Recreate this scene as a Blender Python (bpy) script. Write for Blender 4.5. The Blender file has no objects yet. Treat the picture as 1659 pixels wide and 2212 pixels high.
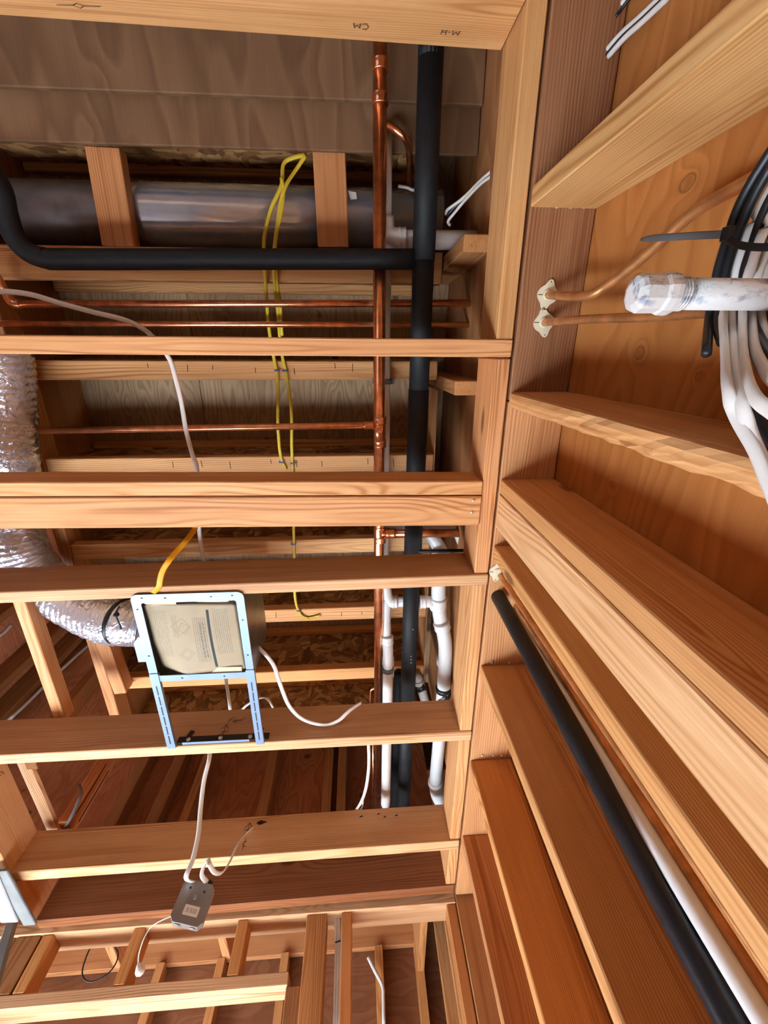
import bpy, bmesh, math, random
import numpy as np
from mathutils import Vector, Matrix
random.seed(7); rng = np.random.default_rng(7)
S = bpy.context.scene; COL = S.collection
R = math.radians
# ------------------------------------------------------------------ camera
ZC = 1.42                                   # lens height above the floor (m); every z below is measured from the lens
F, CX, CY = 900.0, 829.5, 1106.0            # focal length in pixels of the 1659 x 2212 frame
_B = np.array([[0.998, -0.0196, 0.0596], [-0.0032, 0.9332, 0.3594], [-0.0627, -0.3589, 0.9313]])
_u, _s, _v = np.linalg.svd(_B); B = _u @ _v  # rows: room x, y, z in lens axes (right, down, forward)
cam = bpy.data.cameras.new('camera'); cam_o = bpy.data.objects.new('camera', cam); COL.objects.link(cam_o)
M = Matrix.Identity(4)
for i in range(3):
    M[i][0], M[i][1], M[i][2] = B[i][0], -B[i][1], -B[i][2]
M.translation = Vector((0, 0, ZC)); cam_o.matrix_world = M
cam.sensor_fit = 'VERTICAL'; cam.sensor_height = 36.0; cam.lens = F * 36.0 / 2212.0
cam.clip_start = 0.01; cam.clip_end = 60
S.camera = cam_o
# ------------------------------------------------------------------ light
w = bpy.data.worlds.new('world'); S.world = w; w.use_nodes = True
w.node_tree.nodes['Background'].inputs[0].default_value = (0.80, 0.88, 1.0, 1)
w.node_tree.nodes['Background'].inputs[1].default_value = 0.06
def area(name, loc, to, sx, sy, power, col):
    l = bpy.data.lights.new(name, 'AREA'); l.shape = 'RECTANGLE'; l.size = sx; l.size_y = sy; l.energy = power; l.color = col
    o = bpy.data.objects.new(name, l); COL.objects.link(o); o.location = (loc[0], loc[1], loc[2] + ZC)
    d = Vector(to) - Vector(loc); o.rotation_euler = d.to_track_quat('-Z', 'Y').to_euler()
    return o
sun = bpy.data.lights.new('sun', 'SUN'); sun.energy = 185; sun.angle = R(0.6); sun.color = (0.76, 0.89, 1.0)
sun_o = bpy.data.objects.new('sun', sun); COL.objects.link(sun_o); sun_o.location = (-6, 3, 6)
sun_o.rotation_euler = Vector((1.0, -0.04, -0.80)).to_track_quat('-Z', 'Y').to_euler()      # comes in low through the unseen opening shaped for it and lands on the floor ahead
area('open_side_daylight', (-2.36, 1.98, -0.5), (0.2, 1.8, 0.1), 0.85, 1.7, 90, (0.74, 0.87, 1.0))
area('rear_fill', (-1.7, -2.3, -0.5), (0.2, 0.2, 0.3), 1.4, 1.2, 9, (0.92, 0.95, 1.0))  # added fill lamp behind the lens; the back wall has no window
S.cycles.max_bounces = 7; S.cycles.diffuse_bounces = 4; S.cycles.glossy_bounces = 3; S.cycles.transmission_bounces = 1; S.cycles.caustics_reflective = False; S.cycles.caustics_refractive = False
S.view_settings.view_transform = 'Standard'; S.view_settings.look = 'None'
S.view_settings.exposure = 0.12; S.view_settings.gamma = 1.0; S.view_settings.use_curve_mapping = False

# ------------------------------------------------------------------ pixel to place
def ray(u, v): return B @ np.array([u - CX, v - CY, F])
def PZ(u, v, z): r = ray(u, v); return Vector(r * (z / r[2]))
def PX(u, v, x): r = ray(u, v); return Vector(r * (x / r[0]))
def PY(u, v, y): r = ray(u, v); return Vector(r * (y / r[1]))
# ------------------------------------------------------------------ materials
class G:
    def __init__(s, name, rough=0.6, metal=0.0, spec=0.4):
        s.m = bpy.data.materials.new(name); s.m.use_nodes = True; s.t = s.m.node_tree; s.t.nodes.clear()
        s.out = s.t.nodes.new('ShaderNodeOutputMaterial'); s.b = s.t.nodes.new('ShaderNodeBsdfPrincipled')
        s.t.links.new(s.b.outputs[0], s.out.inputs[0])
        s.b.inputs['Roughness'].default_value = rough; s.b.inputs['Metallic'].default_value = metal
        s.b.inputs['Specular IOR Level'].default_value = spec
    def put(s, sock, val):
        if hasattr(val, 'is_output'): s.t.links.new(val, sock)
        elif val is not None:
            if isinstance(val, (tuple, list)) and len(val) == 3 and sock.type == 'RGBA': val = (*val, 1)
            sock.default_value = val
    def n(s, typ, out=0, props=None, **inp):
        nd = s.t.nodes.new(typ)
        for k, v in (props or {}).items(): setattr(nd, k, v)
        for k, v in inp.items():
            sock = nd.inputs[int(k[1:])] if k[0] == 'i' and k[1:].isdigit() else nd.inputs[k.replace('_', ' ')]
            s.put(sock, v)
        return nd.outputs[out]
    def math(s, op, a, b=0.0, c=0.0, clamp=False): return s.n('ShaderNodeMath', 0, {'operation': op, 'use_clamp': clamp}, i0=a, i1=b, i2=c)
    def vm(s, op, a, b=(0, 0, 0), out=0): return s.n('ShaderNodeVectorMath', out, {'operation': op}, i0=a, i1=b)
    def mix(s, f, a, b, mode='MIX'): return s.n('ShaderNodeMix', 2, {'data_type': 'RGBA', 'blend_type': mode}, i0=f, i6=a, i7=b)
    def obj(s): return s.n('ShaderNodeTexCoord', 3)
    def noise(s, vec, scale, detail=3, rough=0.5, dist=0.0, out=0): return s.n('ShaderNodeTexNoise', out, Vector=vec, Scale=scale, Detail=detail, Roughness=rough, Distortion=dist)
    def ramp(s, f, stops):
        nd = s.t.nodes.new('ShaderNodeValToRGB'); cr = nd.color_ramp
        while len(cr.elements) < len(stops): cr.elements.new(0.5)
        for e, (p, c) in zip(cr.elements, stops): e.position = p; e.color = (*c, 1)
        s.t.links.new(f, nd.inputs[0]); return nd.outputs[0]
    def maprange(s, f, a, b, c=0.0, d=1.0): return s.n('ShaderNodeMapRange', 0, {'clamp': True}, i0=f, i1=a, i2=b, i3=c, i4=d)
    def bump(s, h, strength=0.3, dist=0.002):
        s.put(s.b.inputs['Normal'], s.n('ShaderNodeBump', 0, Strength=strength, Distance=dist, Height=h))
    def col(s, c): s.put(s.b.inputs['Base Color'], c)
    def random(s): return s.n('ShaderNodeObjectInfo', 5)
    def tint(s): return s.n('ShaderNodeObjectInfo', 1)

def mk_wood():
    g = G('sawn_fir_lumber', 0.62, spec=0.3)
    rnd = g.random(); off = g.n('ShaderNodeCombineXYZ', 0, i0=g.math('MULTIPLY', rnd, 91.7), i1=g.math('MULTIPLY', rnd, 0.0), i2=g.math('MULTIPLY', rnd, 37.3))
    p = g.vm('ADD', g.obj(), off)
    loc = g.obj()
    # pith axis lies beside the board; slow wander along the length bends the rings into cathedrals
    wander = g.noise(g.vm('MULTIPLY', p, (0.8, 4.0, 4.0)), 1.0, 2, 0.5, 0.0, 1)
    sep = g.n('ShaderNodeSeparateXYZ', 0, i0=loc)
    x = sep.node.outputs[0]; y = sep.node.outputs[1]; z = sep.node.outputs[2]
    wv = g.n('ShaderNodeSeparateXYZ', 0, i0=wander)
    r1 = g.math('FRACT', g.math('MULTIPLY', rnd, 13.7)); r2 = g.math('FRACT', g.math('MULTIPLY', rnd, 47.1))
    yy = g.math('ADD', g.math('ADD', y, g.math('MULTIPLY_ADD', wv.node.outputs[0], 0.07, -0.035)), g.math('MULTIPLY_ADD', r1, 0.16, -0.08))
    zz = g.math('ADD', g.math('ADD', z, g.math('MULTIPLY_ADD', wv.node.outputs[1], 0.07, -0.035)), g.math('MULTIPLY_ADD', r2, 0.16, -0.08))
    # knots
    vor = g.t.nodes.new('ShaderNodeTexVoronoi'); vor.feature = 'F1'
    g.put(vor.inputs['Vector'], g.vm('MULTIPLY', p, (2.1, 6.0, 6.0))); vor.inputs['Scale'].default_value = 1.0
    kd = vor.outputs['Distance']; kbig = g.maprange(kd, 0.0, 0.42, 1, 0); kbig2 = g.math('MULTIPLY', kbig, kbig)
    rr = g.math('SQRT', g.math('ADD', g.math('MULTIPLY', yy, yy), g.math('MULTIPLY', zz, zz)))
    rr = g.math('MULTIPLY_ADD', kbig2, 0.022, rr)
    jit = g.noise(g.vm('MULTIPLY', p, (2.5, 40, 40)), 1.0, 2, 0.5); rr = g.math('MULTIPLY_ADD', jit, 0.0035, rr)
    ring = g.math('SINE', g.math('MULTIPLY', rr, g.math('MULTIPLY_ADD', r1, 700.0, 850.0)))
    ring = g.math('MULTIPLY', g.maprange(ring, -0.7, 1.0), g.maprange(g.noise(g.vm('MULTIPLY', p, (2, 25, 25)), 1.0, 2), 0.3, 0.65, 0.4, 1.0))
    fib = g.noise(g.vm('MULTIPLY', p, (6, 330, 330)), 1.0, 3, 0.6)
    blot = g.noise(g.vm('MULTIPLY', p, (3.0, 9, 9)), 1.0, 3, 0.55)
    base = g.ramp(ring, [(0.0, (0.68, 0.40, 0.195)), (0.55, (0.61, 0.325, 0.14)), (1.0, (0.36, 0.15, 0.05))])
    base = g.mix(g.maprange(fib, 0.35, 0.75, 0, 0.35), base, (0.36, 0.165, 0.06))
    base = g.mix(g.maprange(blot, 0.42, 0.72, 0, 0.45), base, (0.46, 0.215, 0.08))
    streak = g.noise(g.vm('MULTIPLY', p, (1.3, 65, 65)), 1.0, 2, 0.5)
    base = g.mix(g.maprange(streak, 0.56, 0.70, 0, 0.55), base, (0.38, 0.155, 0.05))
    core = g.maprange(kd, 0.05, 0.09, 1, 0)
    base = g.mix(g.math('MULTIPLY', core, 0.85), base, (0.16, 0.07, 0.03))
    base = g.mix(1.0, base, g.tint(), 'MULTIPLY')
    g.col(base)
    g.bump(g.math('ADD', fib, g.math('MULTIPLY', ring, 0.5)), 0.25, 0.0008)
    return g.m
def mk_ply(name, stops, sc=(1.4, 9.0, 9.0), knots=(), freq=26.0, rough=0.65, knotsize=0.14, vsc=3.0, thin='y'):
    # rotary-cut face veneer: contour bands of a stretched noise, grain along local x
    g = G(name, rough, spec=0.25)
    rnd = g.random(); off = g.n('ShaderNodeCombineXYZ', 0, i0=g.math('MULTIPLY', rnd, 51.3), i1=g.math('MULTIPLY', rnd, 23.1), i2=0.0)
    lo = g.obj(); p = g.vm('ADD', lo, off)
    field = g.noise(g.vm('MULTIPLY', p, sc), 1.0, 2, 0.45)
    vor = g.t.nodes.new('ShaderNodeTexVoronoi'); vor.feature = 'F1'
    g.put(vor.inputs['Vector'], g.vm('MULTIPLY', p, (vsc, vsc * 1.35 * (thin != 'y'), vsc * 1.35 * (thin != 'z')))); vor.inputs['Scale'].default_value = 1.0
    kd = vor.outputs['Distance']
    ks = g.maprange(kd, 0.0, 0.45, 1, 0); field = g.math('MULTIPLY_ADD', g.math('MULTIPLY', ks, ks), 0.16, field)
    core = g.maprange(kd, knotsize * 0.35, knotsize * 0.6, 1, 0)
    ringk = None
    for (kc, kr) in knots:
        d = g.vm('MULTIPLY', g.vm('SUBTRACT', lo, kc), kr); L = g.vm('LENGTH', d, out=1)
        infl = g.maprange(L, 0.6, 4.0, 1, 0); field = g.math('MULTIPLY_ADD', g.math('MULTIPLY', infl, infl), 0.12, field)
        rk = g.math('MULTIPLY', g.maprange(L, 0.78, 0.95), g.maprange(L, 1.0, 1.2, 1, 0)); inn = g.maprange(L, 0.8, 1.0, 0.35, 0)
        rk = g.math('MAXIMUM', rk, inn); ringk = rk if ringk is None else g.math('MAXIMUM', ringk, rk)
    s = g.math('FRACT', g.math('MULTIPLY', field, freq)); band = g.math('MULTIPLY', g.maprange(s, 0.0, 0.75), g.maprange(s, 0.85, 1.0, 1, 0.2))
    fib = g.noise(g.vm('MULTIPLY', p, (9, 160, 160)), 1.0, 3, 0.6)
    blot = g.noise(p, 2.4, 3, 0.55)
    c = g.ramp(g.math('MULTIPLY_ADD', band, 0.55, g.math('MULTIPLY_ADD', fib, 0.45, -0.05)), stops)
    c = g.mix(g.maprange(blot, 0.45, 0.7, 0, 0.5), c, tuple(v * 0.68 for v in stops[-1][1]))
    c = g.mix(g.math('MULTIPLY', core, 0.9), c, (0.10, 0.045, 0.022))
    if ringk is not None: c = g.mix(g.math('MULTIPLY', ringk, 0.75), c, (0.16, 0.065, 0.025))
    c = g.mix(1.0, c, g.tint(), 'MULTIPLY')
    g.col(c); g.bump(g.math('ADD', fib, g.math('MULTIPLY', band, 0.6)), 0.3, 0.001)
    return g.m
def mk_osb():
    g = G('oriented_strand_board', 0.7, spec=0.25); p = g.obj(); q = g.vm('ADD', p, g.n('ShaderNodeCombineXYZ', 0, i0=g.math('MULTIPLY', g.random(), 40.0)))
    wob = g.vm('MULTIPLY', g.vm('SUBTRACT', g.noise(q, 7, 2, 0.5, 0, 1), (0.5, 0.5, 0.5)), (0.12, 0.12, 0.12))
    q = g.vm('ADD', q, wob)
    v1 = g.t.nodes.new('ShaderNodeTexVoronoi'); g.put(v1.inputs['Vector'], g.vm('MULTIPLY', q, (18, 18, 52))); v1.inputs['Scale'].default_value = 1
    v2 = g.t.nodes.new('ShaderNodeTexVoronoi'); g.put(v2.inputs['Vector'], g.vm('MULTIPLY', q, (46, 46, 20))); v2.inputs['Scale'].default_value = 1
    sel = g.maprange(g.noise(q, 11, 2), 0.48, 0.52); c1 = g.n('ShaderNodeSeparateColor', 0, i0=v1.outputs['Color']); c2 = g.n('ShaderNodeSeparateColor', 0, i0=v2.outputs['Color'])
    f = g.n('ShaderNodeMix', 0, {'data_type': 'FLOAT'}, i0=sel, i2=c1, i3=c2)
    c = g.ramp(f, [(0.0, (0.13, 0.05, 0.017)), (0.45, (0.27, 0.115, 0.04)), (0.8, (0.40, 0.20, 0.075)), (1.0, (0.52, 0.29, 0.12))])
    g.col(c); g.bump(f, 0.4, 0.002); return g.m
def plain(name, c, rough=0.5, metal=0.0, spec=0.4, var=0.12, scale=14.0, bump=0.0, bscale=60.0):
    g = G(name, rough, metal, spec); n = g.noise(g.obj(), scale, 4, 0.6)
    g.col(g.mix(g.maprange(n, 0.35, 0.7), tuple(v * (1 + var) for v in c), tuple(v * (1 - var) for v in c)))
    if bump: g.bump(g.noise(g.obj(), bscale, 3, 0.6), bump, 0.002)
    return g.m
WOOD = mk_wood()
PLY_SUB = mk_ply('pale_plywood_subfloor', [(0, (0.43, 0.295, 0.175)), (0.5, (0.35, 0.225, 0.125)), (1, (0.18, 0.09, 0.04))], sc=(1.3, 8, 8), freq=22, vsc=5.5, thin='z', knotsize=0.2)
PLY_SOF = mk_ply('brown_plywood_soffit', [(0, (0.215, 0.112, 0.055)), (0.5, (0.165, 0.082, 0.038)), (1, (0.105, 0.047, 0.02))], sc=(0.9, 5, 5), freq=9, vsc=5.0, knotsize=0.07, thin='z')
PLY_WALL = mk_ply('orange_plywood_sheathing', [(0, (0.54, 0.225, 0.064)), (0.5, (0.48, 0.185, 0.047)), (1, (0.35, 0.12, 0.027))], sc=(1.0, 4.5, 4.5), freq=15, vsc=1.1, knotsize=0.0,
    knots=[((q.y - 0.7, 0, -(q.z - (1.075 - ZC) / 2)), (1 / ry, 0, 1 / rz)) for q, ry, rz in ((PX(1485, 395, 0.503), 0.011, 0.016), (PX(1378, 605, 0.503), 0.010, 0.014), (PX(1381, 762, 0.503), 0.011, 0.013), (PX(1510, 813, 0.503), 0.0055, 0.006), (PX(1322, 1048, 0.503), 0.006, 0.008))])
PLY_RED = mk_ply('reddish_plywood_sheathing', [(0, (0.50, 0.24, 0.12)), (0.5, (0.44, 0.185, 0.085)), (1, (0.30, 0.11, 0.045))], sc=(6, 1.5, 1.5), freq=14, vsc=3.2)
OSB = mk_osb()
COPPER = plain('copper_tube', (0.80, 0.36, 0.18), 0.28, 1.0, var=0.25, scale=30)
COPPER_DULL = plain('dull_brown_copper', (0.55, 0.26, 0.10), 0.42, 0.7, var=0.3, scale=25)
PVC = plain('white_pvc', (0.80, 0.80, 0.80), 0.28, var=0.04)
FOAM = plain('black_foam_insulation', (0.0075, 0.008, 0.0095), 0.6, spec=0.3, var=0.3, scale=40, bump=0.25, bscale=90)
BLACKP = plain('black_plastic', (0.012, 0.012, 0.014), 0.35, var=0.1)
GALV = plain('galvanized_steel', (0.66, 0.79, 1.0), 0.17, 0.7, var=0.1, scale=20)
GALV_OLD = plain('dull_galvanized_steel', (0.20, 0.18, 0.18), 0.55, 0.8, var=0.3, scale=9)
ZINC = plain('zinc_plated_sheet', (0.20, 0.275, 0.41), 0.38, 0.25, var=0.05)
FANBOX = plain('bare_steel_housing', (0.30, 0.28, 0.26), 0.35, 0.9, var=0.15)
BOXM = plain('pressed_steel_box', (0.26, 0.24, 0.225), 0.42, 0.5, var=0.1)
YCAB = plain('yellow_cable_jacket', (0.56, 0.40, 0.03), 0.42, var=0.1)
WCAB = plain('white_cable_jacket', (0.82, 0.81, 0.78), 0.38, var=0.05)
BCAB = plain('black_cable_jacket', (0.014, 0.015, 0.018), 0.38, var=0.2)
CREAM = plain('cream_plastic', (0.84, 0.76, 0.55), 0.45, var=0.05)
INK = plain('black_marker_ink', (0.02, 0.014, 0.012), 0.7, var=0.1)
STEEL = plain('bright_nail_steel', (0.75, 0.74, 0.70), 0.35, 0.6, var=0.05)
DARKM = plain('dark_bracket_steel', (0.045, 0.042, 0.04), 0.4, 0.7, var=0.3)
TAPE = plain('orange_plastic_ribbon', (0.85, 0.38, 0.012), 0.4, var=0.08)
BLUE = plain('blue_staple_plastic', (0.03, 0.05, 0.22), 0.4)
GREYP = plain('grey_plastic_pipe', (0.45, 0.41, 0.36), 0.4, var=0.1)
STRAPG = plain('grey_strap', (0.10, 0.10, 0.105), 0.5)
CONC = plain('pale_concrete_floor', (0.66, 0.66, 0.66), 0.8, var=0.1, scale=3)
PAINTED = plain('weathered_grey_paint', (0.17, 0.17, 0.165), 0.7, var=0.25, scale=8)
DROP = plain('pale_drop_cloth', (0.34, 0.35, 0.37), 0.8)
WRAP = plain('black_plastic_wrap', (0.009, 0.010, 0.013), 0.33, var=0.3, bump=0.7, bscale=20)
def mk_foil():
    g = G('crinkled_foil', 0.2, 0.7); p = g.obj()
    n1 = g.noise(p, 22, 3, 0.55, 1.2); n2 = g.noise(p, 60, 2, 0.5)
    g.col(g.mix(n1, (0.85, 0.90, 1.0), (0.66, 0.67, 0.78))); g.bump(g.math('ADD', n1, g.math('MULTIPLY', n2, 0.3)), 0.9, 0.012); return g.m
FOIL = mk_foil()
def mk_stub():
    g = G('white_pvc_smeared_with_primer', 0.35); p = g.obj()
    n = g.noise(g.vm('MULTIPLY', p, (1, 1.6, 1.6)), 60, 5, 0.65, 0.6); m = g.noise(p, 17, 3, 0.6)
    f = g.math('MULTIPLY', g.maprange(n, 0.50, 0.60), g.maprange(m, 0.46, 0.60))
    c = g.mix(f, (0.80, 0.80, 0.79), (0.20, 0.22, 0.30)); c = g.mix(g.maprange(g.noise(p, 9, 2), 0.55, 0.75, 0, 0.4), c, (0.45, 0.68, 0.66))
    g.col(c); g.bump(n, 0.3, 0.002); return g.m
STUB = mk_stub()
def mk_kraft():
    # printed kraft insert: x across, y along the text lines (flat print)
    g = G('printed_kraft_board', 0.75, spec=0.2); p = g.obj(); sp = g.n('ShaderNodeSeparateXYZ', 0, i0=p); x = sp.node.outputs[0]; y = sp.node.outputs[1]
    def win(v, a, b): return g.math('MULTIPLY', g.math('GREATER_THAN', v, a), g.math('LESS_THAN', v, b))
    base = g.mix(g.maprange(g.noise(p, 10, 3), 0.35, 0.7), (0.86, 0.73, 0.52), (0.76, 0.62, 0.42))
    line = g.math('LESS_THAN', g.math('FRACT', g.math('MULTIPLY', x, 190.0)), 0.42)
    word = g.math('GREATER_THAN', g.noise(g.vm('MULTIPLY', p, (190, 420, 0)), 1.0, 1), 0.44)
    txt = g.math('MULTIPLY', line, word)
    blk = g.math('ADD', g.math('ADD', g.math('MULTIPLY', win(x, 0.058, 0.100), win(y, -0.10, 0.05)), g.math('MULTIPLY', win(x, -0.105, -0.072), win(y, -0.095, 0.06))),
                 g.math('ADD', g.math('MULTIPLY', win(x, 0.0, 0.034), win(y, -0.075, 0.075)), g.math('MULTIPLY', win(x, -0.06, -0.045), win(y, -0.08, -0.01))))
    big = g.math('MULTIPLY', g.math('MULTIPLY', win(x, 0.012, 0.034), win(y, -0.06, 0.06)), g.math('GREATER_THAN', g.noise(g.vm('MULTIPLY', p, (150, 260, 0)), 1.0, 1), 0.42))
    big = g.math('MULTIPLY', big, g.math('LESS_THAN', g.math('FRACT', g.math('MULTIPLY', x, 120.0)), 0.55))
    ink = g.math('MAXIMUM', g.math('MULTIPLY', g.math('MINIMUM', blk, 1.0), g.math('MULTIPLY', txt, 0.6)), g.math('MULTIPLY', big, 0.8))
    bar = g.math('MULTIPLY', win(x, 0.040, 0.0475), win(y, -0.098, 0.098))
    # two line drawings of the housing
    def sq(cx, cy, r, a):
        dx = g.math('SUBTRACT', x, cx); dy = g.math('SUBTRACT', y, cy); ca, sa = math.cos(a), math.sin(a)
        u = g.math('ABSOLUTE', g.math('ADD', g.math('MULTIPLY', dx, ca), g.math('MULTIPLY', dy, sa))); v = g.math('ABSOLUTE', g.math('ADD', g.math('MULTIPLY', dx, -sa), g.math('MULTIPLY', dy, ca)))
        m = g.math('MAXIMUM', u, g.math('MULTIPLY', v, 0.8)); return g.math('LESS_THAN', g.math('ABSOLUTE', g.math('SUBTRACT', m, r)), 0.0007)
    dr = g.math('MAXIMUM', g.math('MAXIMUM', sq(-0.03, 0.045, 0.014, 0.7), sq(-0.03, 0.045, 0.009, 0.7)), g.math('MAXIMUM', sq(-0.035, -0.045, 0.017, 0.9), sq(-0.028, -0.04, 0.011, 0.5)))
    ink = g.math('MAXIMUM', ink, g.math('MULTIPLY', dr, 0.55))
    c = g.mix(g.math('MULTIPLY', ink, 0.75), base, (0.10, 0.09, 0.09)); c = g.mix(bar, c, (0.10, 0.115, 0.12)); g.col(c); return g.m
KRAFT = mk_kraft()
KPLAIN = plain('plain_kraft_board', (0.62, 0.50, 0.33), 0.8, var=0.08)

# ------------------------------------------------------------------ builders
def wm(o):
    m = o.matrix_basis.copy()
    return (wm(o.parent) @ o.matrix_parent_inverse @ m) if o.parent else m
def adopt(o, parent):
    if parent is not None:
        o.parent = parent; o.matrix_parent_inverse = wm(parent).inverted()
    return o
def tag(o, label=None, cat=None, group=None, kind=None):
    if label: o['label'] = label
    if cat: o['category'] = cat
    if group: o['group'] = group
    if kind: o['kind'] = kind
    return o
def thing(name, loc, label, cat, group=None):
    o = bpy.data.objects.new(name, None); COL.objects.link(o); o.location = (loc[0], loc[1], loc[2] + ZC); o.empty_display_size = 0.05
    return tag(o, label, cat, group)
def link(name, bm, mat, loc=(0, 0, 0), rot=None, parent=None, smooth=False, tint=(1, 1, 1)):
    me = bpy.data.meshes.new(name); bm.to_mesh(me); bm.free(); me.materials.append(mat)
    if smooth:
        for p in me.polygons: p.use_smooth = True
    o = bpy.data.objects.new(name, me); COL.objects.link(o)
    m = rot.to_4x4() if rot is not None else Matrix.Identity(4)
    m.translation = Vector((loc[0], loc[1], loc[2] + ZC)); o.matrix_basis = m; o.color = (*tint, 1)
    return adopt(o, parent)
def frame(d, up):
    d = d.normalized(); up = Vector(up); s = up.cross(d)
    if s.length < 1e-4: s = Vector((0, 1, 0)).cross(d)
    s.normalize(); u = d.cross(s); return Matrix((d, s, u)).transposed()
def boxbm(lx, ly, lz, bev=0.002):
    bm = bmesh.new(); bmesh.ops.create_cube(bm, size=1.0); bmesh.ops.scale(bm, vec=(lx, ly, lz), verts=bm.verts)
    if bev: bmesh.ops.bevel(bm, geom=list(bm.edges), offset=bev, segments=1, affect='EDGES', profile=0.5)
    return bm
def board(name, p0, p1, w, h, mat=None, up=(0, 0, 1), parent=None, tint=(1, 1, 1), bev=0.0025):
    """p0, p1 centre line ends; w across, h along up"""
    p0, p1 = Vector(p0), Vector(p1); d = p1 - p0
    return link(name, boxbm(d.length, w, h, bev), mat or WOOD, (p0 + p1) / 2, frame(d, up), parent, tint=tint)
def slab(name, x, y, z, axis='x', mat=None, parent=None, tint=(1, 1, 1), bev=0.0025):
    c = Vector((sum(x) / 2, sum(y) / 2, sum(z) / 2)); L = (x[1] - x[0], y[1] - y[0], z[1] - z[0])
    if axis == 'x': rot = Matrix.Identity(3); d = L
    elif axis == 'y': rot = Matrix(((0, 1, 0), (1, 0, 0), (0, 0, -1))).transposed(); d = (L[1], L[0], L[2])
    else: rot = Matrix(((0, 0, 1), (0, 1, 0), (-1, 0, 0))).transposed(); rot = Matrix(((0, 0, -1), (0, 1, 0), (1, 0, 0))); d = (L[2], L[1], L[0])
    return link(name, boxbm(*d, bev), mat or WOOD, c, rot, parent, tint=tint)
def smooth_path(pts, n):
    P = [Vector(p) for p in pts]
    if len(P) < 3 or n <= 1: return P
    Q = [2 * P[0] - P[1]] + P + [2 * P[-1] - P[-2]]; out = []
    for i in range(1, len(Q) - 2):
        for k in range(n):
            t = k / n; a, b, c, d = Q[i - 1], Q[i], Q[i + 1], Q[i + 2]
            out.append(0.5 * ((2 * b) + (c - a) * t + (2 * a - 5 * b + 4 * c - d) * t * t + (3 * b - a - 3 * c + d) * t ** 3))
    out.append(P[-1]); return out
def tube(name, pts, r, mat, parent=None, segs=12, n=6, ry=None, rad=None, side=None, caps=True, wob=None):
    """sweep; r across, ry the other half-width for flat cable; rad optional radius factor function of 0..1"""
    P = smooth_path(pts, n); o0 = P[0].copy(); bm = bmesh.new(); rings = []
    ref = Vector(side) if side is not None else None; prev = None
    L = [0.0]
    for a, b in zip(P[:-1], P[1:]): L.append(L[-1] + (b - a).length)
    for i, p in enumerate(P):
        t = (P[min(i + 1, len(P) - 1)] - P[max(i - 1, 0)]).normalized()
        if ref is not None: s = ref - t * ref.dot(t)
        elif prev is None: s = t.orthogonal()
        else: s = prev - t * prev.dot(t)
        if s.length < 1e-5: s = t.orthogonal()
        s.normalize(); prev = s; u = t.cross(s); f = rad(L[i] / max(L[-1], 1e-6)) if rad else 1.0
        ring = []
        for k in range(segs):
            a = 2 * math.pi * k / segs; q = wob(i, k) if wob else 1.0
            ring.append(bm.verts.new((p - o0) + s * (math.cos(a) * r * f * q) + u * (math.sin(a) * (ry or r) * f * q)))
        rings.append(ring)
    for A, Bq in zip(rings[:-1], rings[1:]):
        for k in range(segs): bm.faces.new((A[k], A[(k + 1) % segs], Bq[(k + 1) % segs], Bq[k]))
    if caps: bm.faces.new(rings[0][::-1]); bm.faces.new(rings[-1])
    bmesh.ops.recalc_face_normals(bm, faces=bm.faces)
    return link(name, bm, mat, o0, None, parent, smooth=True)
def lathe(name, p0, d, prof, mat, parent=None, segs=20, smooth=True):
    """prof: (distance along d, radius)"""
    fr = frame(Vector(d), (0, 0, 1)); bm = bmesh.new(); rings = []
    for (t, r) in prof: rings.append([bm.verts.new((t, r * math.cos(2 * math.pi * k / segs), r * math.sin(2 * math.pi * k / segs))) for k in range(segs)])
    for A, Bq in zip(rings[:-1], rings[1:]):
        for k in range(segs): bm.faces.new((A[k], A[(k + 1) % segs], Bq[(k + 1) % segs], Bq[k]))
    bm.faces.new(rings[0][::-1]); bm.faces.new(rings[-1]); bmesh.ops.recalc_face_normals(bm, faces=bm.faces)
    return link(name, bm, mat, p0, fr, parent, smooth=smooth)
def plate(name, outline, loc, ex, ey, t, mat, parent=None, holes=()):
    """outline in (ex, ey) plane, thickness t along ex x ey, with round/rectangular holes given as outlines"""
    ex, ey = Vector(ex).normalized(), Vector(ey).normalized(); ez = ex.cross(ey)
    bm = bmesh.new(); edges = []
    for o in [outline] + list(holes):
        vs = [bm.verts.new((a, b, 0)) for a, b in o]
        for i in range(len(vs)): edges.append(bm.edges.new((vs[i], vs[(i + 1) % len(vs)])))
    bmesh.ops.triangle_fill(bm, use_beauty=True, use_dissolve=False, edges=edges)
    r = bmesh.ops.extrude_face_region(bm, geom=list(bm.faces)); bmesh.ops.translate(bm, vec=(0, 0, t), verts=[v for v in r['geom'] if isinstance(v, bmesh.types.BMVert)])
    bmesh.ops.recalc_face_normals(bm, faces=bm.faces)
    return link(name, bm, mat, loc, Matrix((ex, ey, ez)).transposed(), parent)
def circ(cx, cy, r, n=14, ry=None): return [(cx + r * math.cos(2 * math.pi * k / n), cy + (ry or r) * math.sin(2 * math.pi * k / n)) for k in range(n)]
def ink(name, polys, org, ex, ey, width, parent):
    """marker strokes lying on a surface"""
    ex, ey = Vector(ex), Vector(ey); nn = ex.cross(ey).normalized(); bm = bmesh.new(); org = Vector(org)
    for P in polys:
        for (a, b), (c, d) in zip(P[:-1], P[1:]):
            p, q = ex * a + ey * b, ex * c + ey * d; t = (q - p)
            if t.length < 1e-6: continue
            t.normalize(); s = t.cross(nn) * width; e = t * width * 0.6
            v = [bm.verts.new(x) for x in (p - e - s, p - e + s, q + e + s, q + e - s)]; bm.faces.new(v)
    return link(name, bm, INK, org, None, parent)
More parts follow.
